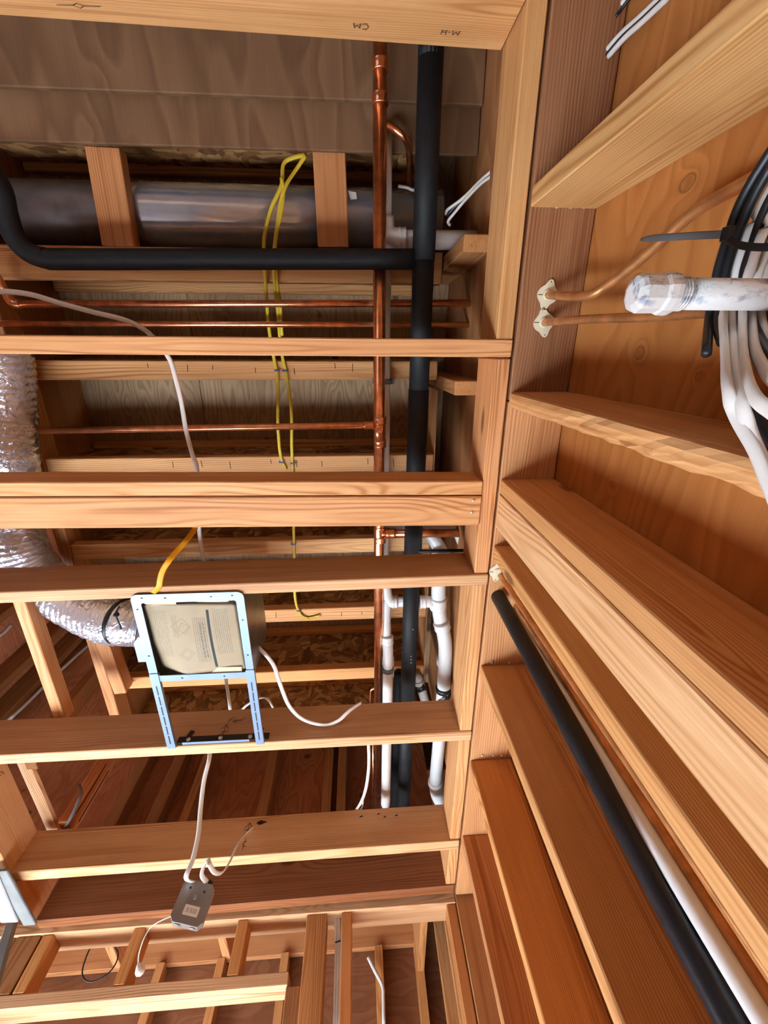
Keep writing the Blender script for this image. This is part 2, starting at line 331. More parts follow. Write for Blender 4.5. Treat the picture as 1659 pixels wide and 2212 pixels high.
def nail(name, p, d, r, parent, mat=None): return lathe(name, p, d, [(-0.001, r), (0.0015, r), (0.0022, r * 0.7)], mat or STEEL, parent, 10)

ZJ, ZT, ZI, ZS = 1.0, 1.14, 1.38, 1.68      # joist underside, joist top, I-joist underside, subfloor
# ------------------------------------------------------------------ setting
o = slab('floor', (-2.6, 0.9), (-2.6, 4.0), (-ZC - 0.1, -ZC), 'x', CONC, bev=0); tag(o, kind='structure')
o = slab('wall_right', (0.503, 0.518), (-2.6, 4.0), (-ZC, 1.075), 'y', PLY_WALL, bev=0); tag(o, 'orange plywood sheathing nailed across the outer side of the right wall studs', kind='structure')
o = slab('wall_back', (-2.6, 0.6), (-2.62, -2.6), (-ZC, 3.2), 'x', PLY_RED, bev=0); tag(o, kind='structure')
o = slab('wall_left', (-2.42, -2.40), (-2.6, 4.0), (0.55, 3.2), 'z', PLY_RED, bev=0, tint=(1.25, 1.1, 1.15)); tag(o, 'pinkish plywood wall high up beyond the left end of the joists', kind='structure')
o = slab('wall_left', (-2.42, -2.40), (-2.6, 1.55), (-ZC, 0.549), 'z', PLY_RED, bev=0); tag(o, kind='structure')  # unseen lower wall, added to shape the sun patch on the floor
o = slab('wall_left', (-2.42, -2.40), (2.40, 4.0), (-ZC, 0.549), 'z', PLY_RED, bev=0); tag(o, kind='structure')  # unseen too; closes the opening so the patch stays short of the next room
o = slab('wall_end', (-2.4, 0.36), (2.25, 2.265), (1.06, 3.2), 'x', PLY_RED, bev=0, tint=(1.1, 0.95, 0.85)); tag(o, 'reddish plywood on the upper part of the end wall', kind='structure')
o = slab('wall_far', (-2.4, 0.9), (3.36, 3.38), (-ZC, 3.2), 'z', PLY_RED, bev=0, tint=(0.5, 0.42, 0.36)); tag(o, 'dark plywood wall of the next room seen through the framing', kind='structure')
roof = slab('roof', (-2.6, 0.9), (-2.6, 4.0), (3.2, 3.22), 'x', PLY_RED, bev=0); tag(roof, kind='structure')
ceil = thing('ceiling', (0, 0.3, ZS), 'pale plywood subfloor panels seen from below between the I-joists', None); tag(ceil, kind='structure')
for xa, xb in ((-1.06, -0.592), (-0.590, 0.50)):
    for ya, yb in ((-2.6, -0.352), (-0.350, 0.508), (0.510, 1.60)):
        slab('panel', (xa, xb), (ya, yb), (ZS, ZS + 0.018), 'y', PLY_SUB, ceil, bev=0.001)
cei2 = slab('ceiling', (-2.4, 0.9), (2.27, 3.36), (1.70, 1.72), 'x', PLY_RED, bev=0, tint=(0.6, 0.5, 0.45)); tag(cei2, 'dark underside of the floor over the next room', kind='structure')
# ------------------------------------------------------------------ right wall framing
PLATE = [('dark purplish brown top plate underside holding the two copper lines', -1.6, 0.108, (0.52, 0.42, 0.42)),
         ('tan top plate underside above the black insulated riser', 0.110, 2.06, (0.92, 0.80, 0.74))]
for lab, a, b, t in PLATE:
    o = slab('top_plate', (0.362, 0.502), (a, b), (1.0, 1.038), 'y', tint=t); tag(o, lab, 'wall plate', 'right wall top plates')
o = slab('top_plate', (0.362, 0.502), (-1.6, 2.06), (1.040, 1.076), 'y', tint=(0.8, 0.7, 0.65)); tag(o, 'upper plate doubled over the right wall top plate', 'wall plate', 'right wall top plates')
STUDS = [(-0.314, 0.0375, (1.0, 1.0, 0.85), 'golden wall stud at top right, above the coiled cables'),
         (0.088, 0.039, (1.0, 0.90, 0.78), 'rough-sawn stud with waney edge below the coiled cables'),
         (0.303, 0.0375, (0.98, 0.86, 0.72), 'orange stud nailed to the thick pale post'),
         (0.490, 0.0375, (1.0, 0.88, 0.70), 'stud standing beside the copper and white pipes of the right wall'),
         (0.894, 0.0375, (0.92, 0.80, 0.66), 'cracked stud just beyond the black insulated riser'),
         (1.298, 0.0375, (0.95, 0.78, 0.58), 'deep orange stud third from the far corner of the right wall'),
         (1.690, 0.0375, (0.80, 0.66, 0.60), 'reddish brown stud second from the far corner of the right wall'),
         (2.075, 0.0375, (0.72, 0.60, 0.50), 'dark corner stud where the right wall meets the end wall'),
         (2.48, 0.0375, (0.85, 0.72, 0.6), 'stud of the right wall just past the end wall'),
         (2.89, 0.0375, (0.85, 0.72, 0.6), 'farthest visible stud of the right wall in the next room')]
for y, wdt, t, lab in STUDS:
    top = 1.0 if y < 2.06 else 1.36
    if 'waney' in lab:      # the bark edge towards the room is wavy and chipped
        bm = bmesh.new(); NL, NW = 90, 5; sec = [(0.0, 0.0)] + [(0.004 * (k == 0 or k == NW), wdt * k / NW) for k in range(NW + 1)][0:0]
        sec = [(0.14, 0.0), (0.010, 0.0), (0.002, 0.004), (0.0, wdt * 0.35), (0.001, wdt * 0.65), (0.004, wdt - 0.006), (0.014, wdt), (0.14, wdt)]; rings = []
        for i in range(NL + 1):
            zz = -ZC + (top + ZC) * i / NL; c = []
            for k, (a, b) in enumerate(sec):
                am = 0.0 if k in (0, 7) else (0.0085 if k in (4, 5) else 0.005); am *= min(1.0, (top - zz) * 2.5)
                n_ = math.sin(zz * 23 + k * 1.9) * 0.4 + math.sin(zz * 57 + k * 0.7) * 0.3 + rng.normal(0, 0.09)
                c.append(bm.verts.new((zz - (top - ZC) / 2, b - wdt / 2 - (abs(n_) * am if k >= 5 and k < 7 else 0), -(a + abs(n_) * am - 0.07))))
            rings.append(c)
        for A_, B_ in zip(rings[:-1], rings[1:]):
            for k in range(len(sec)): bm.faces.new((A_[k], A_[(k + 1) % len(sec)], B_[(k + 1) % len(sec)], B_[k]))
        bm.faces.new(rings[0]); bm.faces.new(rings[-1]); bmesh.ops.recalc_face_normals(bm, faces=bm.faces)
        o = link('wall_stud', bm, WOOD, (0.432, y + wdt / 2, (top - ZC) / 2), Matrix(((0, 0, -1), (0, 1, 0), (1, 0, 0))), tint=t); tag(o, lab, 'stud', 'right wall studs'); continue
    o = slab('wall_stud', (0.362, 0.502), (y, y + wdt), (-ZC, top), 'z', tint=t); tag(o, lab, 'stud', 'right wall studs')
o = slab('wall_post', (0.362, 0.502), (0.343, 0.437), (-ZC, 1.0), 'z', tint=(1.15, 1.18, 1.25)); tag(o, 'thick pale cream post doubled behind the orange stud', 'post')
# upper panel behind the rim blocks
o = slab('rim_board', (0.338, 0.358), (-1.6, 1.60), (1.145, ZS), 'y', PLY_SOF, tint=(2.1, 1.75, 1.35)); tag(o, 'tan plywood rim board standing above the right wall blocks', 'board')
for y, lab in ((0.072, 'short upright cripple above the right blocks near the black pipe sleeve'), (-0.262, 'short upright cripple cutting off the white drain pipe end')):
    o = slab('cripple_stud', (0.262, 0.337), (y, y + 0.0375), (1.145, 1.675), 'z', tint=(0.72, 0.60, 0.48)); tag(o, lab, 'stud', 'cripples above the right blocks')
o = slab('nailer', (0.2585, 0.2615), (0.115, 1.3), (ZI + 0.0, ZS - 0.002), 'y', tint=(0.95, 0.85, 0.75)); tag(o, 'thin pale nailer strip along the right ends of the I-joists', 'board')
# ------------------------------------------------------------------ joists and blocks
def yz(u, v): r = ray(u, v); return r[1] / r[2]
def joist(label, L0, R0, L1, R1, z0, z1, xl, xr, tint, name='ceiling_joist', group='dropped ceiling joists'):
    """near and far underside edges given as pixels at the left and right"""
    a = [(PZ(*L0, z0), PZ(*R0, z0)), (PZ(*L1, z0), PZ(*R1, z0))]
    def at(e, x): p, q = e; return p.y + (q.y - p.y) * (x - p.x) / (q.x - p.x)
    yl = (at(a[0], xl), at(a[1], xl)); yr = (at(a[0], xr), at(a[1], xr)); wdt = (yl[1] - yl[0] + yr[1] - yr[0]) / 2
    o = board(name, (xl, sum(yl) / 2, (z0 + z1) / 2), (xr, sum(yr) / 2, (z0 + z1) / 2), wdt, z1 - z0, tint=tint)
    tag(o, label, 'joist', group); o['ny'] = (yl[0], yr[0]); return o, (lambda x: yl[0] + (yr[0] - yl[0]) * (x - xl) / (xr - xl)), wdt
# beam at the very top of the picture
o = board('ceiling_joist', (-1.26, -0.632, 1.07), (0.316, -0.605, 1.07), 0.0375, 0.14, tint=(1.2, 1.12, 0.98)); J0 = o
tag(o, 'pale joist at the top edge with pencil marks above both pipes', 'joist', 'dropped ceiling joists')
J1, y1, w1 = joist('narrow orange joist just below the two copper lines', (0, 722), (1115, 735), (0, 765), (1115, 770), ZJ, ZT, -1.26, 0.356, (1.08, 0.92, 0.82))
J2, y2, w2 = joist('pale upper edge joist of the doubled pair in the middle', (0, 1042), (1050, 1039), (0, 1073), (1050, 1070), ZJ, ZJ + 0.092, -1.26, 0.317, (1.12, 1.0, 0.88))
J2b, y2b, w2b = joist('wide flat orange joist, lower member of the doubled pair', (0, 1075), (1050, 1073), (0, 1143), (1040, 1135), ZJ - 0.004, ZJ + 0.034, -1.26, 0.316, (1.02, 0.86, 0.74))
J3, y3, w3 = joist('brown joist directly above the fan housing frame', (0, 1280), (1060, 1240), (0, 1303), (1060, 1265), ZJ, ZT, -1.26, 0.357, (1.05, 1.05, 1.15))  # paler, bluer tint: sapwood plus cool daylight on the underside
J4, y4, w4 = joist('brown joist marked with an arrow that carries the fan rails', (0, 1632), (1017, 1581), (0, 1652), (1012, 1600), ZJ, ZT, -1.26, 0.357, (1.1, 1.12, 1.25))  # tint mixes pale sapwood with cool daylight from below
J5, y5, w5 = joist('greyish tan knotty joist behind the hanging metal box', (46, 1885), (990, 1815), (30, 1903), (990, 1837), ZJ, ZT, -1.30, 0.354, (1.05, 1.08, 1.15))  # sapwood and cool underside daylight both put into this tint
J6, y6, w6 = joist('dark red rim joist along the top of the end wall', (150, 1985), (985, 1912), (150, 2000), (985, 1930), ZJ, ZT + 0.03, -1.26, 0.352, (0.46, 0.29, 0.22))
def rblock(label, ya, yb, tint, z0=1.004): 
    o = slab('rim_block', (0.318, 0.3565), (ya, yb), (z0, ZT), 'y', tint=tint); return tag(o, label, 'block', 'rim blocks along the right wall')
rblock('long golden rim block beside the black pipe at the top right', -1.0, y1(0.34) - 0.001, (1.06, 1.0, 0.85))
rblock('reddish rim block between the narrow joist and the fan joist', y1(0.34) + w1 + 0.001, y3(0.34) - 0.001, (1.05, 0.86, 0.76))
rblock('rim block beside the big white drain offset', y3(0.34) + w3 + 0.001, y4(0.34) - 0.001, (1.10, 0.98, 0.86))
rblock('rim block beside the lower end of the white drain', y4(0.34) + w4 + 0.001, y5(0.34) - 0.001, (1.05, 0.94, 0.84))
rblock('short bright rim block at the far right corner', y5(0.34) + w5 + 0.001, y6(0.34) - 0.001, (1.15, 1.0, 0.90))
o = slab('rim_block', (-1.30, -1.262), (y4(-1.28) + w4, y5(-1.28) - 0.001), (ZJ, ZT), 'y', tint=(1.15, 1.12, 1.15)); LB = o
tag(o, 'pale rim block with pencil letters at the lower left edge', 'block', 'rim blocks along the left side')
o = slab('rim_block', (-1.30, -1.262), (y5(-1.28) + w5 + 0.004, y6(-1.28) - 0.001), (ZJ, ZT), 'y', tint=(1.15, 0.88, 0.78)); tag(o, 'pinkish rim block at the lower left corner', 'block', 'rim blocks along the left side')
# nails in the flat joist, spilled screws under the stud heads
for (u, v) in ((1023, 1081), (1019, 1107)): nail('nail', PZ(u, v, ZJ - 0.005), (0, 0, -1), 0.0035, J2b)
# ------------------------------------------------------------------ I-joists
def ijoist(label, yc, fw=0.056, x=(-1.01, 0.257), t=(1.0, 1.0, 0.95)):
    r = thing('i_joist', (x[0], yc, ZI), label, 'joist', 'I-joists under the subfloor')
    slab('bottom_flange', x, (yc - fw / 2, yc + fw / 2), (ZI, ZI + 0.038), 'x', tint=tuple(v * 1.14 for v in t), parent=r)
    slab('web', x, (yc - 0.006, yc + 0.006), (ZI + 0.038, ZS - 0.038), 'x', OSB, r, bev=0)
    slab('top_flange', x, (yc - fw / 2, yc + fw / 2), (ZS - 0.038, ZS - 0.001), 'x', tint=t, parent=r); return r
IJ = [ijoist('I-joist behind the big silver duct, beside the brown soffit', -0.545, t=(0.75, 0.68, 0.6)),
      ijoist('I-joist above the horizontal black pipe', -0.228, 0.082, t=(0.8, 0.72, 0.62)),
      ijoist('I-joist with a pale flange just below the narrow orange joist', 0.056, t=(1.0, 0.95, 0.85)),
      ijoist('I-joist with a pale flange just above the doubled joists', 0.355, t=(1.02, 0.97, 0.88)),
      ijoist('I-joist seen between the doubled joists and the fan joist', 0.662, t=(1.0, 0.95, 0.85)),
      ijoist('I-joist with a pale flange to the right of the fan housing', 0.955, t=(1.1, 1.0, 0.92)),
      ijoist('I-joist with rough flange behind the white cable loop', 1.252, t=(0.95, 0.78, 0.62)),
      ijoist('last I-joist with printed web behind the arrow joist', 1.556, t=(0.9, 0.75, 0.6))]
# dark end-joint ticks on the pale flanges
for k, (u0, v0) in {2: (330, 800), 3: (365, 1000), 5: (610, 1322)}.items():
    yc = IJ[k].location.y; fl = [c for c in IJ[k].children][0]
    polys = []
    for j in range(9):
        x = -0.62 + j * 0.105 + random.uniform(-0.03, 0.03); a = random.uniform(-0.022, -0.005); polys.append([(x, a), (x + random.uniform(-0.002, 0.002), a + random.uniform(0.010, 0.026))])
    ink('joint_marks', polys, (0, yc, ZI - 0.0008), (1, 0, 0), (0, 1, 0), 0.0011, fl)['kind'] = 'stuff'
o = slab('beam', (-1.052, -1.012), (-2.5, 1.60), (ZI - 0.002, ZI + 0.075), 'y', tint=(0.9, 0.76, 0.68)); tag(o, 'brown edge beam carrying the left ends of the I-joists', 'beam')
o = slab('beam', (-1.052, -1.020), (-2.5, 1.60), (ZI + 0.076, ZS), 'y', tint=(0.6, 0.5, 0.42)); tag(o, 'darker upper board of the left edge beam', 'beam')
# plywood soffit and flat blocking near the top of the picture
o = slab('soffit_panel', (-2.0, 0.336), (-0.735, PZ(600, 322, ZI - 0.016).y), (ZI - 0.016, ZI - 0.002), 'y', PLY_SOF); tag(o, 'brown plywood soffit panel nearest the silver duct', 'panel', 'soffit plywood')
o = slab('soffit_panel', (-2.0, 0.336), (-1.6, PZ(600, 209, ZI - 0.034).y), (ZI - 0.034, ZI - 0.018), 'y', PLY_SOF); tag(o, 'brown plywood soffit panel lapped behind the pale top joist', 'panel', 'soffit plywood')
for (a, b, c, d, lab) in (((190, 320), (250, 320), (225, 532), (285, 532), 'flat brown block crossing the duct at the left'), ((683, 328), (738, 328), (695, 532), (745, 532), 'flat brown block crossing the duct beside the yellow cables')):
    z = ZI - 0.0; p0 = (PZ(*a, z) + PZ(*b, z)) / 2; p1 = (PZ(*c, z) + PZ(*d, z)) / 2; p0 = p0 + (p0 - p1) * 0.02
    o = board('flat_block', (p0.x, p0.y, z + 0.019), (p1.x, p1.y, z + 0.019), 0.087, 0.038, tint=(0.85, 0.66, 0.55)); tag(o, lab, 'block', 'flat blocks under the duct')
# ------------------------------------------------------------------ end wall framing
EY = 2.085
def vstud(label, u, v, wdt, z0, z1, y=EY, dep=0.089, tint=(0.92, 0.78, 0.62), name='wall_stud', group='end wall studs', edge='l'):
    p = PY(u, v, y); x0 = p.x if edge == 'l' else p.x - wdt
    o = slab(name, (x0, x0 + wdt), (y, y + dep), (z0, z1), 'z', tint=tint); return tag(o, label, 'stud', group)
o = slab('top_plate', (-1.9, 0.36), (EY - 0.005, EY + 0.12), (0.985, 1.022), 'x', tint=(1.12, 1.18, 1.35)); tag(o, 'whitish top plate of the end wall under the dark red rim joist', 'wall plate')  # tint lightened and blued, standing in for cool daylight from below
HZ = 0.79
o = slab('door_header', (-1.46, -0.285), (EY, EY + 0.10), (HZ, HZ + 0.036), 'x', tint=(1.1, 1.22, 1.45)); tag(o, 'flat door header with a bright white underside at the lower left', 'header')  # whitish tint carries the cool daylight on the underside
for (u, v, lab) in ((28, 2142, 'cripple at the left end above the door header'), (246, 2121, 'cripple above the header beside the hanging pull cord'), (492, 2097, 'cripple above the header nearest the doubled studs')):
    vstud(lab, u, v, 0.040, HZ + 0.037, 0.984, tint=(1.0, 0.84, 0.62), name='cripple_stud', group='cripples above the door header')
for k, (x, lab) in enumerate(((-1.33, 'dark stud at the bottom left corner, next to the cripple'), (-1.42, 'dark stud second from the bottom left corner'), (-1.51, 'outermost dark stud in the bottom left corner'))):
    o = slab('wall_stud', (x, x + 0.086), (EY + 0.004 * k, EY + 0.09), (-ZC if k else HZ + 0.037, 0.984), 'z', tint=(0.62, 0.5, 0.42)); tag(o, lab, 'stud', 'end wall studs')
vstud('left half of the doubled door stud in the end wall', 663, 1975, 0.040, -ZC, 0.984, tint=(0.85, 0.70, 0.52))
vstud('right half of the doubled door stud in the end wall', 683, 1975, 0.042, -ZC, 0.984, tint=(0.80, 0.66, 0.52))
vstud('single end wall stud just right of the white cable bundle', 738, 1975, 0.040, -ZC, 0.984, tint=(0.95, 0.72, 0.52))
vstud('end wall stud at the far right corner', 964, 1950, 0.036, -ZC, 0.984, tint=(0.95, 0.75, 0.55))
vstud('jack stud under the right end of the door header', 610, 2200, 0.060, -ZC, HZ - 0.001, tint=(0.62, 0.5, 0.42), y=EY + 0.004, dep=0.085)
# studs of the upper end wall
for (u, wdt, lab) in ((385, 0.042, 'upper end wall stud left of the white cable'), (550, 0.050, 'upper end wall stud in the middle of the gap below the arrow joist'), (692, 0.046, 'upper end wall stud left of the drooping white cable'), (725, 0.046, 'upper end wall stud behind the drooping white cable')):
    vstud(lab, u, 1775, wdt, 1.17, 3.19, y=2.165, dep=0.085, tint=(0.85, 0.66, 0.48), group='upper end wall studs')
for (x, lab) in ((-1.28, 'upper end wall stud nearest the pale rim block'), (-1.08, 'upper end wall stud beside the slotted pink board')):
    o = slab('wall_stud', (x, x + 0.06), (2.165, 2.25), (1.17, 3.19), 'z', tint=(0.6, 0.45, 0.34)); tag(o, lab, 'stud', 'upper end wall studs')
# next room: rim, its joists, studs on the far plywood
o = slab('rim_joist', (-2.2, 0.34), (3.30, 3.338), (ZI, ZI + 0.16), 'x', tint=(0.8, 0.6, 0.5)); tag(o, 'pinkish rim joist of the next room above the door opening', 'joist')
for (u, lab) in ((300, 'far wall stud left of the door opening middle'), (440, 'far wall stud in the middle of the door opening'), (590, 'far wall stud beside the jack stud')):
    p = PY(u, 2200, 3.27); o = slab('wall_stud', (p.x, p.x + 0.045), (3.27, 3.358), (-ZC, ZI - 0.001), 'z', tint=(0.85, 0.66, 0.5)); tag(o, lab, 'stud', 'far wall studs')
for (u, lab) in ((813, 'far wall stud behind the thin white cable'), (905, 'far wall stud near the right corner')):
    p = PY(u, 2150, 3.27); o = slab('wall_stud', (p.x, p.x + 0.045), (3.27, 3.358), (-ZC, ZI - 0.001), 'z', tint=(0.9, 0.68, 0.45)); tag(o, lab, 'stud', 'far wall studs')
for (u, v, lab) in ((463, 2000, 'pale next-room joist behind the middle cripple'), (215, 2022, 'pale next-room joist behind the hanging pull cord')):
    p = PZ(u, v, ZI); o = slab('ceiling_joist', (p.x, p.x + 0.045), (2.28, 3.298), (ZI, ZI + 0.14), 'y', tint=(1.1, 0.9, 0.8)); tag(o, lab, 'joist', 'joists of the next room')
o = slab('rim_joist', (0.28, 0.318), (2.28, 3.298), (ZI - 0.13, ZI + 0.15), 'y', tint=(0.95, 0.78, 0.62)); tag(o, 'tan joist end in the far right corner of the next room', 'joist')
# ------------------------------------------------------------------ pipes in the floor cavity
def pipe_thing(name, p, label, cat, group=None): return thing(name, p, label, cat, group)
def coupling(parent, p, d, r, L, mat, name='coupling'):
    return lathe(name, Vector(p) - Vector(d).normalized() * L / 2, d, [(0, r), (0.0, r * 1.14), (L * 0.12, r * 1.2), (L * 0.3, r * 1.13), (L * 0.7, r * 1.13), (L * 0.88, r * 1.2), (L, r * 1.14), (L, r)], mat, parent)
def run(u0, v0, u1, v1, z, z1=None): return [PZ(u0, v0, z), PZ(u1, v1, z1 or z)]
ZCU, ZPV, ZBK = 1.285, 1.338, 1.262
cu = pipe_thing('copper_pipe', PZ(821, 900, ZCU), 'long straight copper main running past every joist', 'pipe')
a, b = PZ(821, 40, ZCU), PZ(817, 1752, ZCU); tube('tube', [a, b], 0.0172, COPPER, cu, 18, 1)
for v in (142, 215, 908, 958, 1135, 1165): coupling(cu, PZ(821, v, ZCU), (0, 1, 0), 0.0172, 0.022, COPPER)
lathe('tee', PZ(820, 905, ZCU), (0, 1, 0), [(0, 0.0185), (0.075, 0.0185)], COPPER, cu)
tube('branch', [PZ(818, 918, ZCU), PZ(660, 921, ZCU + 0.01), PZ(0, 932, ZCU + 0.012)], 0.0098, COPPER, cu, 14, 1); coupling(cu, PZ(797, 918.5, ZCU), (1, 0, 0), 0.0105, 0.03, COPPER, 'branch_fitting')
tube('branch', [PZ(822, 1152, ZCU), PZ(1003, 1152, ZCU)], 0.0145, COPPER, cu, 14, 1); coupling(cu, PZ(843, 1152, ZCU), (1, 0, 0), 0.0155, 0.03, COPPER, 'branch_fitting'); coupling(cu, PZ(1003, 1153, ZCU), (1, 0, 0), 0.0155, 0.02, COPPER, 'branch_fitting')
tube('branch', [PZ(826, 268, ZCU + 0.01), PZ(850, 278, ZCU + 0.02), PZ(875, 300, ZCU + 0.03), PZ(884, 330, ZCU + 0.08), PZ(884, 400, ZCU + 0.2)], 0.0085, COPPER, cu, 12, 5)
for (u0, v0, u1, v1, r, lab, z) in ((38, 657, 1048, 655, 0.0098, 'upper of the two parallel copper lines above the narrow orange joist', 1.345), (-20, 699, 1048, 702, 0.0082, 'lower of the two parallel copper lines above the narrow orange joist', 1.345)):
    t = pipe_thing('copper_pipe', PZ(u1, v1, z), lab, 'pipe', 'parallel copper lines')
    tube('tube', run(u0, v0, u1, v1, z), r, COPPER, t, 14, 1)
    if u0 > 0:
        tube('elbow', [PZ(44, 657, z), PZ(34, 657, z), PZ(24, 650, z), PZ(14, 632, z)], r * 1.25, COPPER, t, 14, 4); tube('tube', [PZ(16, 636, z), PZ(-10, 590, z)], r, COPPER, t, 14, 1)
# black insulated main with its branch
bk = pipe_thing('insulated_pipe', PZ(905, 900, ZBK), 'thick black foam-insulated main beside the copper main', 'pipe')
def bseg(v0, v1, r, nm='insulation'):
    u = lambda v: 931.5 + (872 - 931.5) * (v - 100) / (1740 - 100)
    return tube(nm, [PZ(u(v0), v0, ZBK), PZ(u(v1), v1, ZBK)], r, FOAM, bk, 20, 1)
lathe('insulation_end', PZ(932, 66, ZBK), (0, 1, 0), [(0, 0.013), (0.004, 0.022), (0.012, 0.0285), (0.03, 0.0298), (0.05, 0.0298)], FOAM, bk)
bseg(105, 565, 0.0298); bseg(563, 848, 0.0288); bseg(842, 1210, 0.0302); bseg(1208, 1510, 0.0285); bseg(1508, 1748, 0.0275)
zb = ZBK + 0.004; br = [PZ(893, 560, zb), PZ(500, 560, zb), PZ(150, 560, zb), PZ(95, 557, zb), PZ(55, 540, zb), PZ(28, 505, zb), PZ(12, 455, zb), PZ(2, 410, zb), PZ(-25, 360, zb)]
tube('branch_insulation', br, 0.0245, FOAM, bk, 18, 5)
for (u, v) in ((892, 1360), (888, 1418), (888, 1425), (888, 1432)): lathe('foam_speck', PZ(u, v, ZBK - 0.028), (0, 0, -1), [(0, 0.0022), (0.0012, 0.0015)], WCAB, bk, 8)
t = pipe_thing('insulated_pipe', PZ(856, 1600, 1.33), 'second black insulated pipe half hidden behind the main, far end', 'pipe')
tube('insulation', [PZ(862, 1452, 1.34), PZ(856, 1620, 1.34), PZ(853, 1746, 1.34)], 0.021, FOAM, t, 16, 1)
# white vent line hidden behind the copper main
pv = pipe_thing('pvc_pipe', PZ(828, 900, ZPV), 'white plastic pipe running close behind the copper main', 'pipe')
tube('tube', [PZ(829, 282, ZPV), PZ(828, 500, ZPV)], 0.0225, PVC, pv, 18, 1); tube('tube', [PZ(828, 580, ZPV), PZ(826, 1300, ZPV)], 0.0225, PVC, pv, 18, 1)
tube('elbow', [PZ(829, 470, ZPV), PZ(832, 500, ZPV), PZ(845, 514, ZPV), PZ(872, 518, ZPV)], 0.0275, PVC, pv, 18, 5); coupling(pv, PZ(868, 518, ZPV), (1, 0, 0), 0.0262, 0.02, PVC, 'hub')
tube('branch', [PZ(866, 518, ZPV), PZ(1045, 519, ZPV)], 0.0235, PVC, pv, 18, 1)
band = tube('clamp', [PZ(828, 818, ZPV), PZ(828, 829, ZPV)], 0.029, STRAPG, pv, 18, 1)
for (sx) in (-1, 1): slab('clamp_ear', tuple(sorted((PZ(828, 823, ZPV).x + sx * 0.026, PZ(828, 823, ZPV).x + sx * 0.034))), (PZ(828, 818, ZPV).y, PZ(828, 829, ZPV).y), (ZPV - 0.008, ZPV + 0.012), 'x', STRAPG, pv, bev=0.001)
ELZ = 1.30
tube('elbow', [PZ(832, 1262, ELZ), PZ(836, 1288, ELZ), PZ(846, 1299, ELZ), PZ(858, 1300, ELZ)], 0.0215, PVC, pv, 16, 5); coupling(pv, PZ(852, 1300, ELZ), (1, 0, 0), 0.020, 0.018, PVC, 'hub')
tube('crossover', [PZ(850, 1300, ELZ), PZ(925, 1300, ELZ)], 0.0185, PVC, pv, 16, 1)
tube('offset', [PZ(834, 1290, ELZ), PZ(833, 1340, ELZ), PZ(835, 1375, ELZ - 0.01), PZ(838, 1400, ELZ - 0.03), PZ(838, 1440, ELZ - 0.05), PZ(837, 1520, ELZ - 0.06)], 0.0195, PVC, pv, 16, 4)
coupling(pv, PZ(837, 1382, ELZ - 0.018), (0, 1, -0.2), 0.0195, 0.03, PVC, 'hub'); coupling(pv, PZ(838.5, 1428, ELZ - 0.04), (0, 1, -0.1), 0.0195, 0.03, PVC, 'hub')
tube('strap', [PZ(838, 1440, ELZ - 0.05), PZ(838, 1449, ELZ - 0.05)], 0.0222, STRAPG, pv, 16, 1)
tube('tail', [PZ(837, 1520, ELZ - 0.06), PZ(833, 1722, ELZ - 0.07), PZ(833, 1731, ELZ - 0.07)], 0.0195, PVC, pv, 16, 3, rad=lambda q: 1.0 if q < 0.985 else 0.75)
# big white drain beside the rim blocks
dr = pipe_thing('drain_pipe', PZ(950, 1300, 1.25), 'big white plastic drain with a tee and bends near the right blocks', 'pipe')
DZ = 1.26
tube('tube', [PZ(948, 1190, DZ), PZ(947, 1290, DZ)], 0.0255, PVC, dr, 20, 1); coupling(dr, PZ(947, 1303, DZ), (0, 1, 0), 0.0262, 0.045, PVC, 'tee')
tube('tee_arm', [PZ(945, 1300, DZ), PZ(910, 1300, DZ)], 0.0205, PVC, dr, 16, 1); coupling(dr, PZ(913, 1300, DZ), (1, 0, 0), 0.020, 0.02, PVC, 'hub')
tube('bend', [PZ(947, 1300, DZ), PZ(950, 1330, DZ), PZ(957, 1362, DZ - 0.01), PZ(962, 1395, DZ - 0.02), PZ(961, 1435, DZ - 0.025), PZ(959, 1480, DZ - 0.025), PZ(955, 1520, DZ - 0.03)], 0.0258, PVC, dr, 20, 5)
for (u, v, d) in ((955, 1352, (0.25, 1, -0.1)), (960, 1428, (0, 1, 0))): coupling(dr, PZ(u, v, DZ - 0.015), d, 0.0258, 0.028, PVC, 'hub')
tube('tube', [PZ(957, 1510, DZ - 0.03), PZ(940, 1690, DZ - 0.03)], 0.0255, PVC, dr, 20, 1); coupling(dr, PZ(940, 1690, DZ - 0.03), (0, 1, 0), 0.0262, 0.02, PVC, 'hub')
tube('bend', [PZ(940, 1690, DZ - 0.03), PZ(944, 1715, DZ - 0.03), PZ(955, 1735, DZ - 0.02), PZ(975, 1752, DZ)], 0.028, PVC, dr, 20, 5)
tube('strap', [PZ(957, 1484, DZ - 0.027), PZ(957, 1492, DZ - 0.027)], 0.0285, BLACKP, dr, 18, 1); tube('strap', [PZ(952, 1497, DZ - 0.028), PZ(964, 1503, DZ - 0.028)], 0.0275, BLACKP, dr, 18, 1)
tube('crossover', [PZ(828, 1143, 1.335), PZ(1010, 1145, 1.335)], 0.020, PVC, dr, 16, 1); coupling(dr, PZ(860, 1146, 1.335), (1, 0, 0), 0.020, 0.03, PVC, 'hub')
tube('wye', [PZ(915, 1140, 1.31), PZ(940, 1170, 1.30), PZ(962, 1205, 1.28)], 0.024, PVC, dr, 18, 4); tube('wye', [PZ(992, 1150, 1.30), PZ(1002, 1175, 1.29), PZ(1010, 1195, 1.28)], 0.022, PVC, dr, 18, 4)
o = tube('black_conduit', [PZ(905, 1191, 1.18), PZ(1012, 1189, 1.18)], 0.006, BLACKP, None, 10, 1); tag(o, 'thin black conduit lying on the brown joist near the right blocks', 'conduit')
